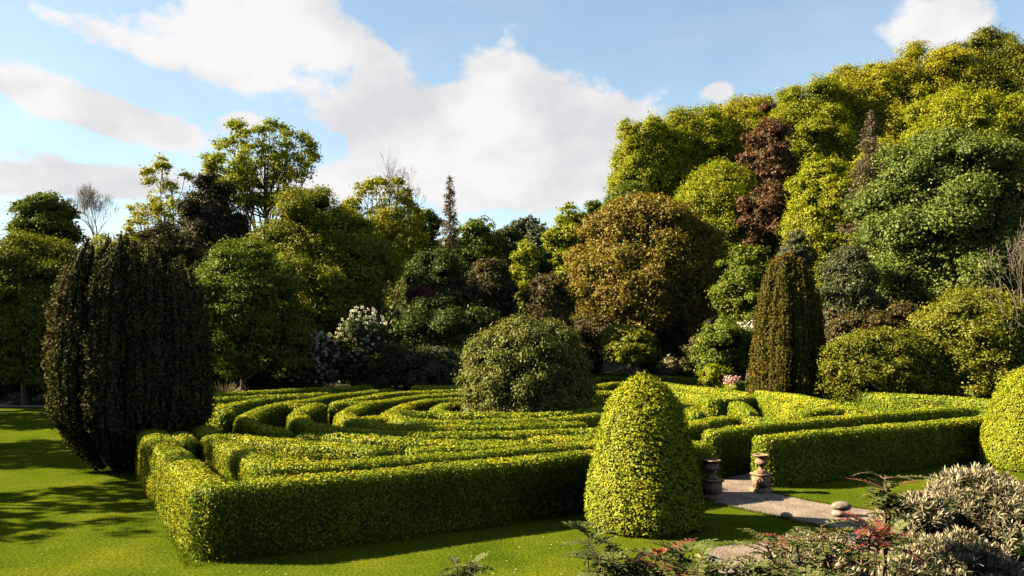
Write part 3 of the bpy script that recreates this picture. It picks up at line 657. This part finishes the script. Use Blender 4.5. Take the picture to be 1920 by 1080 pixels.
    # the hill
    hill = [('leftmost lime green beech on the hill skyline', 1212, 212, 480, 72, 96, 'lime'), ('lime green beech left of the small white cloud', 1290, 188, 470, 84, 98, 'lime'),
            ('yellow beech on the skyline above the red tree', 1395, 170, 400, 92, 102, 'gold'), ('yellow green beech right of the red tree', 1520, 152, 420, 100, 98, 'lime'),
            ('golden beech high on the hill skyline', 1630, 118, 380, 108, 100, 'gold'), ('golden beech near the top of the hill', 1740, 86, 350, 110, 100, 'gold'),
            ('olive beech at the top right corner', 1850, 66, 330, 112, 100, 'olive'), ('tallest olive beech cut by the right edge', 1960, 62, 340, 110, 98, 'olive'),
            ('lime beech low on the hill behind the bronze tree', 1352, 290, 560, 95, 90, 'lime'), ('lime beech low between red tree and brown spruce', 1555, 290, 580, 88, 80, 'lime'),
            ('yellow beech around the thin brown hill spruce', 1665, 250, 540, 92, 84, 'gold'), ('lime green beech above the blue green chestnut', 1790, 175, 400, 105, 84, 'lime'),
            ('bright beech at the right edge above the chestnut', 1905, 165, 420, 80, 82, 'lime'), ('shaded beech at the foot of the hill left side', 1180, 330, 560, 60, 88, 'mid')]
    for i, (lab, cx, t, b, hw, d, m) in enumerate(hill):
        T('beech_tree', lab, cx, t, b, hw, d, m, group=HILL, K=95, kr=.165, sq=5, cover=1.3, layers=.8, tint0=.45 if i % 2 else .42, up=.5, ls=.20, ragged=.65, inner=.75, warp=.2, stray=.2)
    T('copper_beech', 'narrow dark red tree among the green beeches', 1440, 192, 400, 46, 90, 'red', K=26, kr=.30, sq=3, ragged=.5, cover=1.0, warp=.42, stray=.2)
    T('copper_beech', 'lower brownish red tree under the narrow red one', 1440, 330, 470, 48, 84, 'red', K=26, kr=.26, tint0=.36, ragged=.5, cover=1.0, warp=.42, stray=.2)
    T('beech_tree', 'deep green beech directly behind the lower red tree', 1455, 270, 580, 90, 96, 'lime', group=HILL, K=50, kr=.22, sq=5, tint0=.35, ls=.22, ragged=.4, warp=.3)
    conifer('spruce', 'thin brown half bare spruce on the hill', 1632, 208, 440, 62, 72, 'pinkbrown', seed=8, ls=.26, whorls=40, sparse=.9)
    T('chestnut_tree', 'big blue green chestnut tree at the right', 1775, 238, 610, 172, 60, 'blue', K=70, kr=.23, sq=3, cover=1.35, aspect=.7)
    T('olive_shrub', 'grey olive feathery shrub right of the golden yew top', 1590, 440, 640, 66, 57, 'grey', cat='shrub', K=24, kr=.34, tint0=.4, part='foliage')
    T('grey_shrub', 'grey twiggy shrub above the golden yew', 1492, 425, 560, 38, 66, 'grey', cat='shrub', K=14, kr=.36, tint0=.6, part='foliage')
    T('broadleaf_tree', 'green bush tree left of the golden yew', 1400, 448, 640, 62, 68, 'mid', K=34, kr=.24, tint0=.6)
    # shrubs behind the maze
    S = lambda name, lab, cx, t, b, hw, d, m, **k: tree(name, lab, cx, t, b, hw, d, m, cat='shrub', part='foliage', **{**dict(K=26, kr=.30, sq=8, trunk=False), **k})
    S('wide_shrub', 'wide dark green shrub mound left of the round bush', 842, 566, 720, 122, 59, 'dark', tint0=.6, K=34, kr=.26)
    S('shrub', 'dull grey green bush against the left of the round bush', 815, 640, 735, 62, 54.5, 'grey', tint0=.3)
    S('shrub', 'dark bush between the white rhododendron and the grey green bush', 735, 640, 740, 60, 55, 'dark', tint0=.4)
    S('rhododendron', 'dark red rhododendron mound above the wide dark shrub', 792, 523, 640, 38, 66, 'rust', K=16, kr=.36)
    S('rhododendron', 'small pinkish red rhododendron beside the dark red one', 838, 556, 640, 17, 64, 'rust', K=10, tint0=.75)
    S('shrub', 'olive small tree above the right of the round bush', 1025, 495, 660, 48, 61, 'brown', tint0=.55)
    S('shrub', 'reddish green low shrub left under the bronze tree', 1120, 585, 690, 70, 66, 'brown', tint0=.6)
    tree('small_tree', 'small spreading green tree right of the round bush', 1178, 612, 692, 60, 60, 'olive', cat='tree', K=22, kr=.32, trunk_px=1222, bark='palebark', trunk_r=.13, cover=1.0)
    S('pale_shrub', 'small pale leaved shrub beside the back path', 1254, 668, 706, 20, 64, 'straw', K=10, tint0=.6, ls=.16)
    S('shrub', 'rounded green bush left of the golden yew', 1358, 596, 715, 66, 58, 'mid', tint0=.5)
    S('shrub', 'twiggy brown green bush behind the back path', 1318, 622, 710, 34, 62, 'brown', tint0=.55)
    S('shrub', 'low bright green plant beside the back path', 1338, 682, 720, 32, 55, 'lime', K=14, tint0=.35)
    S('flowering_shrub', 'white blossom shrub half hidden by the golden yew', 1402, 580, 680, 22, 60, 'flower', K=10, cover=.7, core=False)
    S('flowering_shrub', 'pale pink flowers at the foot of the golden yew', 1372, 704, 722, 17, 53.5, 'pinkflower', K=8, cover=.7, ls=.14)
    S('shrub', 'reddish brown shrub band right of the golden yew', 1640, 562, 680, 105, 56, 'brown', tint0=.62, K=30, kr=.25)
    S('domed_shrub', 'tall domed green shrub at the right edge of the garden', 1832, 532, 760, 128, 49, 'olive', tint0=.45, K=90, kr=.15, cover=1.3, aspect=.7, inner=.8, ls=.13)
    S('spreading_shrub', 'spreading green shrub behind the right hand hedge', 1655, 610, 760, 128, 48.5, 'olive', tint0=.42, K=100, kr=.13, cover=1.3, depth=.55, inner=.8, ls=.13)
    S('shrub', 'russet brown bush at the right edge', 1888, 612, 770, 72, 47.5, 'brown', tint0=.6, K=24)
    branch_tree('bare_tree', 'bare pale branched small tree at the right edge', 1925, None, 415, 95, 46.5, seed=43, levels=6, r0=.13, bark='palebark', twig=.012, spread=.75, upb=.1, kids=(2, 3), first=.4)
    # undergrowth below the trees, dark leaf colour standing in for the shade there
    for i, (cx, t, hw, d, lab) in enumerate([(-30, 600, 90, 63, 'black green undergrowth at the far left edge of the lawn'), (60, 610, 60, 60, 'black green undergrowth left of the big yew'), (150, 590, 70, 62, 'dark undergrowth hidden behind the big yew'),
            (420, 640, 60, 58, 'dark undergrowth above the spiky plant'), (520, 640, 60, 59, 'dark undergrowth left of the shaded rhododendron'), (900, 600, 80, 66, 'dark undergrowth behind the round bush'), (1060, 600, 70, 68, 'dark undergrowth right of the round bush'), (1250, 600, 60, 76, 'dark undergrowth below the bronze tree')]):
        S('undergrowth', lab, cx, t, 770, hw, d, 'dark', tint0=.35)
    rng = rng_of(4242); g = Geo()
    for i in range(46):
        x = -190+i*6.2; y = 150+rng.uniform(-8, 8); h = rng.uniform(11, 16); iv2, iq2 = ico3()
        P = dir_rand(1500, rng)*np.array([6, 5, h*.55])*(1+.1*rng.normal(size=(1500, 1))); P += np.array([x, y, h*.5])
        leaves(g, P, P-np.array([x, y, h*.4]), .9, rng, .45+.1*wob(P, .5, i), spread=.5)
        g.add(iv2*np.array([5.4, 4, h*.52])*(1+.1*wob(iv2, 4, i))[:, None]+np.array([x, y, h*.48]), iq2, .2)
    tag(g.build('distant_wood', M['mid']), kind='stuff')
    # white rhododendrons
    for i, (lab, cx, t, hw, d) in enumerate([('tall rhododendron with sunlit white flower heads', 682, 574, 58, 57), ('shaded rhododendron dotted with white flowers behind the left hedges', 598, 618, 46, 55.5)]):
        r = S('rhododendron', lab, cx, t, 745, hw, d, 'dark', tint0=.4, K=26, kr=.28)
        rng = rng_of(70+i); a = hw/F*d; zt = wz(t, d); n = 190
        dv = nrm(rng.normal(size=(n, 3))+np.array([0, -.9, .5])); c = np.array([0, 0, zt*.52])
        P = c+dv*np.array([a*.97, a*.85, zt*.48]); fg = Geo(); li = np.repeat(np.arange(n), 12)
        dl = dir_rand(len(li), rng); leaves(fg, P[li]+dl*.10, dl, .10, rng, np.full(len(li), .5), spread=.3, aspect=.8)
        fg.build('flower_heads', M['flower'], r)
    # the wood carries on to the right of the frame
    T('beech_tree', 'olive beech on the hilltop just past the right edge', 2110, 64, 340, 105, 96, 'olive', group=HILL, K=40, kr=.23, sq=5)
    T('beech_tree', 'lime beech on the slope just past the right edge', 2085, 190, 520, 105, 78, 'lime', group=HILL, K=40, kr=.23, sq=5)
    T('beech_tree', 'olive beech on the slope well past the right edge', 2260, 150, 560, 120, 74, 'olive', group=HILL, K=40, kr=.23, sq=5)
    S('domed_shrub', 'domed green shrub behind the right hand topiary past the right edge', 2075, 545, 765, 110, 47, 'olive', tint0=.45, K=60, kr=.18)
    S('domed_shrub', 'second domed green shrub past the right edge', 2270, 560, 790, 120, 44, 'mid', tint0=.45, K=60, kr=.18)
    # trees out of the frame on the left that shade the lawn
    for i, (x, y, h, a, lab) in enumerate([(-33, 25.2, 18, 3.7, 'leafy tree beside the left lawn, nearest the terrace'), (-41, 35.6, 20, 4.2, 'slim leafy tree beside the left lawn, second from the terrace'), (-46, 48.5, 20, 6.5, 'tall broad tree at the far end of the left lawn'),
            (-47, 60, 19, 6.0, 'tall tree in the wood left of the lawn'), (-60, 70, 24, 6.5, 'taller tree deeper in the wood left of the lawn')]):
        rng = rng_of(900+i); root = thing('broadleaf_tree', (x, y, 0), lab, 'tree', 'trees along the left lawn')
        g, B, rad = crown_geo(rng, a, a, h*.36, .42, cover=.62 if i == 0 else 1.0, K=26, kr=.26, core=i > 2, backcull=0, gappy=.3 if i == 0 else .12)
        off = np.array([0, 0, h*.64]); g.v = [v+off for v in g.v]; g.build('crown', M['olive'], root)
        trunk_geo(rng, (0, 0, -.1), (0, 0, h*.75), .32, B+off, rad, limbs=9).build('trunk', M['bark'], root, smooth=True)
background()

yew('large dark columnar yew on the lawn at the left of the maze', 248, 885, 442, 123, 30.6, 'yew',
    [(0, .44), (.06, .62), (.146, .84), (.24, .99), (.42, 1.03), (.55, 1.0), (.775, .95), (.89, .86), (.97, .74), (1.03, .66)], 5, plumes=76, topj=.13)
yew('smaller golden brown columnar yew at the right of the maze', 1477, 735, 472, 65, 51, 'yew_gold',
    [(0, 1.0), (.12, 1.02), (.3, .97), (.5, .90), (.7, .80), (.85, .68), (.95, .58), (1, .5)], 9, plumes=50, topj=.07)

# round weeping bush in the middle of the maze
def round_bush():
    rng = rng_of(77); d = 39.0; x = wx(985, d); zt = wz(594, d); a = 124/F*d
    root = thing('round_bush', (x, d, 0), 'big round weeping bush clipped flat below in the middle of the maze', 'bush')
    g, B, rad = crown_geo(rng, a*1.0, a*.98, zt*.60, .125, cover=1.9, K=150, kr=.135, sq=12, flat=1.0, low=.1, droop=1.0, spread=.45, aspect=.5, tuft=.30, ragged=.10, inner=.8, up=.25, ctint=.1)
    off = np.array([0, 0, zt*.41]); g.v = [np.maximum(v+off, [-99, -99, .03]) for v in g.v]
    g.build('foliage', M['bush'], root)
    trunk_geo(rng, (0, 0, -.1), (0, 0, zt*.6), .3, B+off, rad).build('trunk', M['bark'], root, smooth=True)
round_bush()

# topiary cones
def topiary(label, px, base_py, top_py, hw, seed):
    rng = rng_of(seed); d = F*CH/(base_py-HY)+.9; x = wx(px, d); h = wz(top_py, d); a = hw/F*d
    root = thing('topiary_cone', (x, d, 0), label, 'topiary', 'topiary cones in front of the maze')
    prof = [(.86, 0), (.95, .03), (.99, .08), (.97, .17), (.93, .29), (.88, .39), (.82, .49), (.76, .60), (.70, .69), (.61, .79), (.46, .88), (.30, .945), (.14, .985), (.04, 1.0), (0, 1.0)]
    g = Geo(); hull = Geo()
    lathe(hull, [(r*a, z*h) for r, z in prof], 40)
    V = hull.v[0]; V = V*(1+(.035*wob(V, 2.1, 3)+.02*wob(V, 5, 1))[:, None]*np.array([1, 1, 0])); Q = hull.q[0]
    c = np.array([0, 0, h*.4]); g.add(c+(V-c)*.87, Q, .04)  # inner hull tinted dark so gaps between sprays look shaded
    P, Nn = sample_quads(V, Q, 560, rng)
    sgn = np.sign(np.sum(Nn*(P-c), 1))[:, None]; Nn = Nn*sgn
    # shingled sprays: short rows of leaves lying over one another
    q = 4; li = np.repeat(np.arange(len(P)), q)
    side = nrm(np.cross(Nn, np.array([0, 0, 1.]))+1e-6)
    PP = P[li]+side[li]*(rng.normal(size=len(li))*.06)[:, None]+Nn[li]*(rng.random(len(li))*.06-.16+.22*rng.random(len(P))[li])[:, None]
    PP[:, 2] += rng.normal(size=len(li))*.02
    k = PP[:, 2] > .02
    tint = .46+.16*wob(P, 1.2, 6)+.10*rng.normal(size=len(P))
    al = Nn*.9+np.array([0, 0, -.25])
    leaves(g, PP[k], (Nn*.8+np.array([0, 0, .35]))[li][k], .063, rng, tint[li][k], spread=.32, aspect=.62, along=al[li][k], tw=.14)
    g.build('foliage', M['cone'], root)
    tg = Geo(); tube(tg, [(0, 0, -.1), (0, 0, h*.5)], [.12, .07], 8); tg.build('trunk', M['bark'], root, smooth=True)
topiary('yellow green topiary cone standing left of the gate', 1206, 1000, 704, 107, 51)
topiary('yellow green topiary cone cut by the right edge of the photo', 1933, 884, 688, 84, 52)

# ------------------------------------------------------------------ urns and stones
def urn(px, py, label, rz):
    d = F*CH/(py-HY); x = wx(px, d)
    ped = thing('pedestal', (x, d, 0), label[0], 'pedestal', 'pedestals at the maze gate'); ped.rotation_euler.z = R(rz)
    g = Geo(); s = .21
    box(g, -s-.07, s+.07, -s-.07, s+.07, .0, .09); box(g, -s-.055, s+.055, -s-.055, s+.055, .0905, .15, .05)
    g.build('plinth', M['terracotta'], ped)
    g = Geo(); box(g, -s, s, -s, s, .1505, .54); die = g.build('die', M['terracotta'], ped)
    sh = np.array([(-.085, .09), (0, .105), (.085, .09), (.08, -.01), (.05, -.08), (0, -.115), (-.05, -.08), (-.08, -.01)])
    for rot in range(4):
        g = Geo(); c_, s_ = math.cos(rot*math.pi/2), math.sin(rot*math.pi/2)
        def tr(p): return np.array([[c_*a-s_*b, s_*a+c_*b, z] for a, b, z in p])
        f = [(u, -s-.02, .35+v) for u, v in sh*.8]; b = [(u, -s+.004, .35+v) for u, v in sh]
        n = len(sh); V = tr(f+b+[(0, -s-.026, .35)])
        g.add(V, [(i, (i+1) % n, n+(i+1) % n, n+i) for i in range(n)]); g.add(V, [(2*n, i, (i+1) % n) for i in range(n)])
        g.build('shield_relief', M['terracotta'], die)
    g = Geo(); box(g, -s-.02, s+.02, -s-.02, s+.02, .5405, .575, -.025); box(g, -s-.05, s+.05, -s-.05, s+.05, .5755, .62, .012); g.build('cap', M['terracotta'], ped)
    u = thing('urn', (x, d, .6215), label[1], 'urn', 'terracotta urns at the maze gate'); u.rotation_euler.z = R(rz)
    g = Geo(); box(g, -.17, .17, -.17, .17, 0, .05); lathe(g, [(0, .0505), (.165, .0505), (.17, .075), (.15, .095), (.10, .115), (.075, .15), (.07, .20), (.085, .225), (.095, .235), (.07, .25)], 28); g.build('foot', M['terracotta'], u, smooth=False)
    g = Geo(); fl = lambda A, r, z: r*(1+.055*np.abs(np.sin(A*10))*((z > .255) & (z < .40)))
    lathe(g, [(0, .245), (.07, .245), (.13, .265), (.175, .30), (.195, .345), (.19, .395), (.165, .43), (.16, .47), (.165, .53)], 120, fn=fl); g.build('bowl', M['terracotta'], u, smooth=True)
    g = Geo(); lathe(g, [(.165, .5305), (.19, .545), (.235, .56), (.265, .58), (.27, .60), (.25, .615), (.20, .61), (.165, .585), (.145, .50), (.05, .45), (0, .45)], 40); g.build('rim', M['terracotta'], u, smooth=True)
urn(1427, 922.3, ('pedestal with a shield relief at the right of the gate', 'sunlit terracotta urn on the right hand gate pedestal'), 24)
urn(1336, 935, ('shaded pedestal half behind the topiary cone', 'shaded terracotta urn half hidden behind the topiary cone'), 24)

def stone(px, py, w, hgt, label, mat, z0=0., seed=0, d=None):
    d = d or F*CH/(py-HY); rng = rng_of(seed); iv, iq = ico(); import bmesh
    bm = bmesh.new(); bmesh.ops.create_icosphere(bm, subdivisions=4, radius=1)
    v = np.array([p.co[:] for p in bm.verts]); q = np.array([[p.index for p in f.verts] for f in bm.faces]); bm.free()
    v = np.sign(v)*np.abs(v)**.92; v = v*(1+.06*wob(v, 1.6, seed))[:, None]*np.array([w/2, w*.36, hgt/2])+np.array([0, 0, hgt/2-.015])
    g = Geo(); g.add(v, q); o = g.build('boulder', M[mat], smooth=True); o.location = (wx(px, d), d, z0); o.rotation_euler.z = seed
    return tag(o, label, 'boulder', 'boulders along the gravel path')
stone(1572, 968, .50, .20, 'flat pale stone carrying the rounded boulder', 'palestone', 0, 1)
stone(1578, 962, .54, .27, 'smooth brown rounded boulder balanced beside the path', 'stone', .16, 0, d=F*CH/(968-HY)+.05)
stone(1475, 971, .38, .17, 'small pale stone on the lawn edge of the path', 'palestone', 0, 2)
stone(1690, 962, .45, .30, 'pinkish stone behind the silvery shrub', 'stone', 0, 3)

# longer grass along the foot of the hedges and the edge of the path, and daisies in the lawn
M['blade'] = lm('grass_blade', (.030, .05, .002), (.062, .082, .003), (.12, .12, .01), transl=.2, gloss=.0)
def fringe():
    rng = rng_of(88); g = Geo()
    lines = [([mz(-.75, 11.6), mz(-.80, -.72), mz(14.9, -.58)], 46, .10), ([mz(17.4, -.5), mz(33, -.52)], 40, .10),
             ([gpx(1440, 922), gpx(1488, 933), gpx(1530, 942), gpx(1600, 952), gpx(1720, 968)], 90, .05), ([gpx(1340, 945), gpx(1380, 953), gpx(1422, 962), gpx(1463, 971), gpx(1500, 980), gpx(1560, 990)], 90, .05), ([(9.5, 21.2), (6.6, 20.3), (4.9, 19.6), (4.4, 18.8)], 80, .05)]
    for pts, per, sp in lines:
        p = resample([np.array(q) for q in pts], .1); n = int(len(p)*per*.1*4)
        k = rng.integers(0, len(p)-1, n); f = rng.random(n)[:, None]; b = p[k]*(1-f)+p[k+1]*f+rng.normal(size=(n, 2))*sp
        b = np.c_[b, np.zeros(n)]; h = rng.uniform(.03, .10, n); th = rng.uniform(0, 6.28, n)
        sd = np.c_[np.cos(th), np.sin(th), 0*th]*.006; tp = b+np.c_[rng.normal(size=(n, 2))*.03, h]
        V = np.stack([b-sd, b+sd, tp+sd*.2, tp-sd*.2], 1).reshape(-1, 3)
        g.add(V, np.arange(4*n).reshape(n, 4), np.repeat(rng.random(n), 4))
    tag(g.build('grass_fringe', M['blade']), kind='stuff')
    g = Geo(); n = 420; y = rng.uniform(16.8, 34, n); x = np.where(rng.random(n) < .6, rng.uniform(-15, -5, n), rng.uniform(-6, 4, n))
    q = np.c_[x, y]-A0; k = ~((q@E1 > -.8) & (q@E2 > -.8)); x, y = x[k], y[k]; n = len(x); a = np.arange(6)*math.pi/3; r = rng.uniform(.010, .018, n)
    V = np.stack([x[:, None]+r[:, None]*np.cos(a), y[:, None]+r[:, None]*np.sin(a), np.full((n, 6), .03)+.004*np.cos(a)], -1).reshape(-1, 3)
    g.add(V, np.arange(6*n).reshape(n, 6), .5); tag(g.build('daisies', M['flower']), kind='stuff')
fringe()

# spiky straw coloured plant at the back
def spiky(px, d, label):
    rng = rng_of(3); x = wx(px, d); g = Geo(); n = 260; th = rng.uniform(0, 2*math.pi, n); lean = rng.uniform(.05, .75, n); ln = rng.uniform(.9, 1.75, n)
    b = np.stack([np.cos(th)*.25*rng.random(n)*2, np.sin(th)*.25, 0*th], 1); o_ = np.stack([np.cos(th), np.sin(th), 0*th], 1)
    t1 = b+o_*(lean*.45*ln)[:, None]+np.array([0, 0, 1.])*(ln*.62)[:, None]; t2 = b+o_*(lean*ln*1.05)[:, None]+np.array([0, 0, 1.])*(ln*(1-.3*lean))[:, None]
    s = np.stack([-np.sin(th), np.cos(th), 0*th], 1)*.028
    V = np.stack([b-s, b+s, t1+s*.8, t1-s*.8, t2+s*.1, t2-s*.1], 1).reshape(-1, 3); k = np.arange(n)[:, None]*6
    g.add(V, np.concatenate([k+np.array([[0, 1, 2, 3]]), k+np.array([[3, 2, 4, 5]])]), np.repeat(.5+.25*rng.normal(size=n), 6))
    o = g.build('spiky_plant', M['straw']); o.location = (x, d, 0); o.scale = (1.35, 1.35, 1.3); tag(o, label, 'plant')
spiky(424, 52, 'straw coloured spiky plant behind the far left hedge')

# ------------------------------------------------------------------ unseen house added behind the camera to hold sky light off hedge fronts
def house():
    root = thing('added_house', (0, -9, 2.5), 'unseen grey stone house added behind the terrace to block sky light', 'house')
    g = Geo(); box(g, -34, 34, -10, 0, -2.5, 13.5); wall = g.build('wall', M['housestone'], root)
    g = Geo(); box(g, -34.4, 34.4, -10.4, .4, 13.505, 14.1, .05); box(g, -34, 34, -10, 0, 14.105, 18.5, 4.6); g.build('roof', M['slate'], root)
    proto = None
    for fl in range(3):
        for k in range(13):
            if proto is None:
                g = Geo(); box(g, -.75, .75, .003, .16, 0, 2.5)
                proto = g.build('window', M['housestone'], root); g = Geo(); box(g, -.6, .6, .163, .175, .12, 2.38); pane = g.build('pane', M['glass'], proto); o = proto
            else:
                o = proto.copy(); C.objects.link(o); p = pane.copy(); C.objects.link(p); p.parent = o
            o.location = (-30+k*5, 0, .6+fl*4.2)
house()

# ------------------------------------------------------------------ foreground planting on the terrace bank
def silver_shrub(label, cx, top, hw, d, n, seed, hz=1.0, depth=.8):
    rng = rng_of(seed); x = wx(cx, d); bz = float(ground(x, d)); zt = wz(top, d)-bz; a = hw/F*d
    root = thing('silvery_shrub', (x, d, bz), label, 'shrub', 'silvery shrubs on the terrace bank')
    K = 16; cen = []
    for i in range(K):
        th = rng.uniform(0, 2*math.pi); f = math.sqrt(rng.random())*.72
        cen.append((a*f*math.cos(th), a*depth*f*math.sin(th), zt*(1-.50*f*f)-.36*a*.9))
    cen = np.array(cen); cr = a*.40*(.8+.4*rng.random(K))
    ci = rng.integers(0, K, n); dv = nrm(rng.normal(size=(n, 3))+np.array([0, -.25, .55]))
    rr = cr[ci]*(1-.35*rng.random(n)**2); P = cen[ci]+dv*rr[:, None]
    deep = np.zeros(n, bool)
    for k in range(K): deep |= (np.sum((P-cen[k])**2, 1) < (cr[k]*.66)**2) & (ci != k)
    P = P[~deep]; dv = dv[~deep]; n = len(P)
    ax = nrm(dv*.7+np.array([0, 0, .75])+.25*rng.normal(size=(n, 3)))
    per = 11; li = np.repeat(np.arange(n), per); m = len(li)
    u = nrm(np.cross(ax, rng.normal(size=(n, 3)))); v = np.cross(ax, u)
    ph = np.tile(np.arange(per)*2.4, n)+rng.normal(size=m)*.2; el = np.tile(np.linspace(.15, 1.25, per), n)+.12*rng.normal(size=m)
    dr = ax[li]*np.cos(el)[:, None]+(u[li]*np.cos(ph)[:, None]+v[li]*np.sin(ph)[:, None])*np.sin(el)[:, None]
    ln = rng.uniform(.048, .082, m); wd = ln*.075
    side = nrm(np.cross(dr, ax[li])+1e-6); nn = np.cross(side, dr)
    p0 = P[li]+dr*.008; pm = p0+dr*(ln*.55)[:, None]; p1 = p0+dr*ln[:, None]-ax[li]*(ln*.12)[:, None]
    V = np.stack([p0-side*(wd*.4)[:, None], p0+side*(wd*.4)[:, None], pm+side*wd[:, None], pm-side*wd[:, None], p1+side*(wd*.15)[:, None], p1-side*(wd*.15)[:, None]], 1).reshape(-1, 3)
    k = np.arange(m)[:, None]*6
    out = np.linalg.norm(P-cen.mean(0), axis=1); old = np.tile(np.linspace(.82, .18, per), n)
    young = np.repeat(rng.random(n) < .72, per)
    tt = np.clip(np.where(young, old+.1, old*.35)+.10*rng.normal(size=m), 0, 1)
    g = Geo(); g.add(V, np.concatenate([k+np.array([[0, 1, 2, 3]]), k+np.array([[3, 2, 4, 5]])]), np.repeat(tt, 6))
    g.build('foliage', M['silver'], root)
    tg = Geo()
    for j in rng.permutation(n)[:min(n, 220)]:
        b = np.array([rng.normal()*.15*a, rng.normal()*.15*a, 0]); mid = (b+P[j])/2+np.array([0, 0, -.1*zt]); uu = np.linspace(0, 1, 5)[:, None]
        tube(tg, (1-uu)**2*b+2*uu*(1-uu)*mid+uu*uu*P[j], np.linspace(.014, .004, 5), 4)
    tg.build('stems', M['stem'], root)
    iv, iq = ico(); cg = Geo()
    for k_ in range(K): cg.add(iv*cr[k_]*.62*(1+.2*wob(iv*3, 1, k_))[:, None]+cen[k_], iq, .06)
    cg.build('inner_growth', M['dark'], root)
silver_shrub('large silvery narrow leaved shrub in the lower right corner', 1858, 884, 175, 7.6, 3600, 1)
silver_shrub('middle silvery shrub left of the large one in the right corner', 1716, 932, 95, 7.3, 1600, 2)
silver_shrub('low silvery shrub behind the red leaved mahonia', 1540, 1004, 125, 7.0, 2000, 3)
silver_shrub('low silvery shrub at the bottom edge under the large one', 1770, 1004, 150, 6.7, 2500, 4)

def pinnate(g, gs, base, dr, ln, rng, pairs=8, lf=.075, droop=.35, tint=.5, width=.42):
    dr = nrm(np.asarray(dr, float)); u = np.linspace(0, 1, 8)[:, None]
    pts = base+dr*ln*u+np.array([0, 0, -1.])*droop*ln*u**2
    tube(gs, pts, np.linspace(.005, .002, 8), 4)
    for j in range(pairs*2+1):
        s = .18+.82*(j//2)/pairs if j < pairs*2 else 1.0
        p = base+dr*ln*s+np.array([0, 0, -1.])*droop*ln*s*s
        tg = nrm(dr+np.array([0, 0, -2.])*droop*s); sd = nrm(np.cross(tg, np.array([0, 0, 1.]))+1e-6); upv = np.cross(sd, tg)
        sg = 1 if j % 2 else -1
        d_ = tg if j == pairs*2 else nrm(sd*sg+tg*.45+upv*rng.uniform(-.05, .3))
        L_ = lf*(1-.25*abs(s-.55)*1.6)*rng.uniform(.85, 1.15); W_ = L_*width*.5
        cr = nrm(np.cross(d_, upv)); nn = np.cross(cr, d_)*L_*.10
        v = [p, p+d_*L_*.25+cr*W_*.8+nn, p+d_*L_*.6+cr*W_+nn, p+d_*L_, p+d_*L_*.6-cr*W_+nn, p+d_*L_*.25-cr*W_*.8+nn, p+d_*L_*.25, p+d_*L_*.62]
        g.add(v, [(0, 1, 6, 6), (1, 2, 7, 6), (2, 3, 7, 7), (0, 6, 5, 5), (6, 7, 4, 5), (7, 3, 4, 4)] if False else [(0, 1, 2, 7), (7, 2, 3, 4), (0, 7, 4, 5)], np.clip(tint+.12*rng.normal(), 0, 1))
def mahonia(label, px, top_py, d, seed, heads, lean=(0, 0), reds=(), lf=.075):
    """heads: list of (height above the bottom stem fraction, number of leaves, leaf length)"""
    rng = rng_of(seed); x = wx(px, d); bz = float(ground(x, d)); h = wz(top_py, d)-bz
    root = thing('mahonia', (x, d, bz), label, 'plant', 'mahonias on the terrace bank')
    g, gr, gs = Geo(), Geo(), Geo()
    for hx_, hy_, hf, n, ln, red in heads:
        top = np.array([hx_, hy_, h*hf]); u = np.linspace(0, 1, 6)[:, None]
        pts = np.array([hx_*.2, hy_*.2, -.05])*(1-u)+top*u+rng.normal(size=(6, 3))*.008
        tube(gs, pts, np.linspace(.014, .007, 6), 6)
        for j in range(n):
            th = j*2.4+rng.uniform(-.3, .3); e = rng.uniform(.05, .75)
            zt = top-np.array([0, 0, rng.random()*.12])
            dr = np.array([math.cos(th)*math.cos(e), math.sin(th)*math.cos(e), math.sin(e)])
            isr = rng.random() < red
            pinnate(gr if isr else g, gs, zt, dr, ln*rng.uniform(.7, 1.15), rng, pairs=int(rng.integers(6, 9)), lf=lf*(.75 if isr else 1), droop=rng.uniform(.1, .5))
    g.build('leaves', M['mahonia'], root)
    if gr.v: gr.build('red_leaves', M['newred'], root)
    gs.build('stems', M['stem'], root)
mahonia('tall single stemmed mahonia with a red shoot on top, right of the gate path', 1660, 893, 6.4, 11, [(0, 0, 1.0, 7, .36, .3), (0, 0, .955, 16, .17, 0), (0, 0, .92, 16, .17, 0), (0, 0, .885, 10, .15, 0)], lf=.05)
mahonia('mahonia with bright red leaves low in the right foreground', 1630, 985, 5.9, 12, [(0, 0, 1.0, 9, .26, .95), (.03, -.05, .94, 7, .30, .9), (-.32, .1, .98, 9, .38, .2), (.16, .05, .93, 9, .34, 0), (-.55, .05, .93, 9, .38, .25), (-.15, -.2, .88, 8, .36, 0), (-.75, 0, .9, 9, .36, .1)], lf=.068)
def heads(seed, n, x0, x1, lo, hi, ln, red):
    r = rng_of(seed); return [(x0+(x1-x0)*(i+r.uniform(.1, .9))/n, r.uniform(-.25, .25), r.uniform(lo, hi) if i else 1.0, 9, ln*r.uniform(.8, 1.2), red if r.random() < .3 else 0) for i in range(n)]
mahonia('green mahonia in front of the topiary cone', 1100, 1018, 5.8, 13, heads(1, 15, 0, 1.0, .78, .97, .30, .35), lf=.07)
mahonia('small mahonia top poking up at the bottom edge left of centre', 882, 1054, 5.8, 14, [(0, 0, 1.0, 12, .19, 0), (-.1, .05, .97, 7, .16, .1)], lf=.05)
mahonia('low green mahonia between the dark path and the silvery shrub', 1400, 1064, 5.8, 15, heads(2, 9, -.15, .55, .84, 1.0, .26, .15), lf=.06)
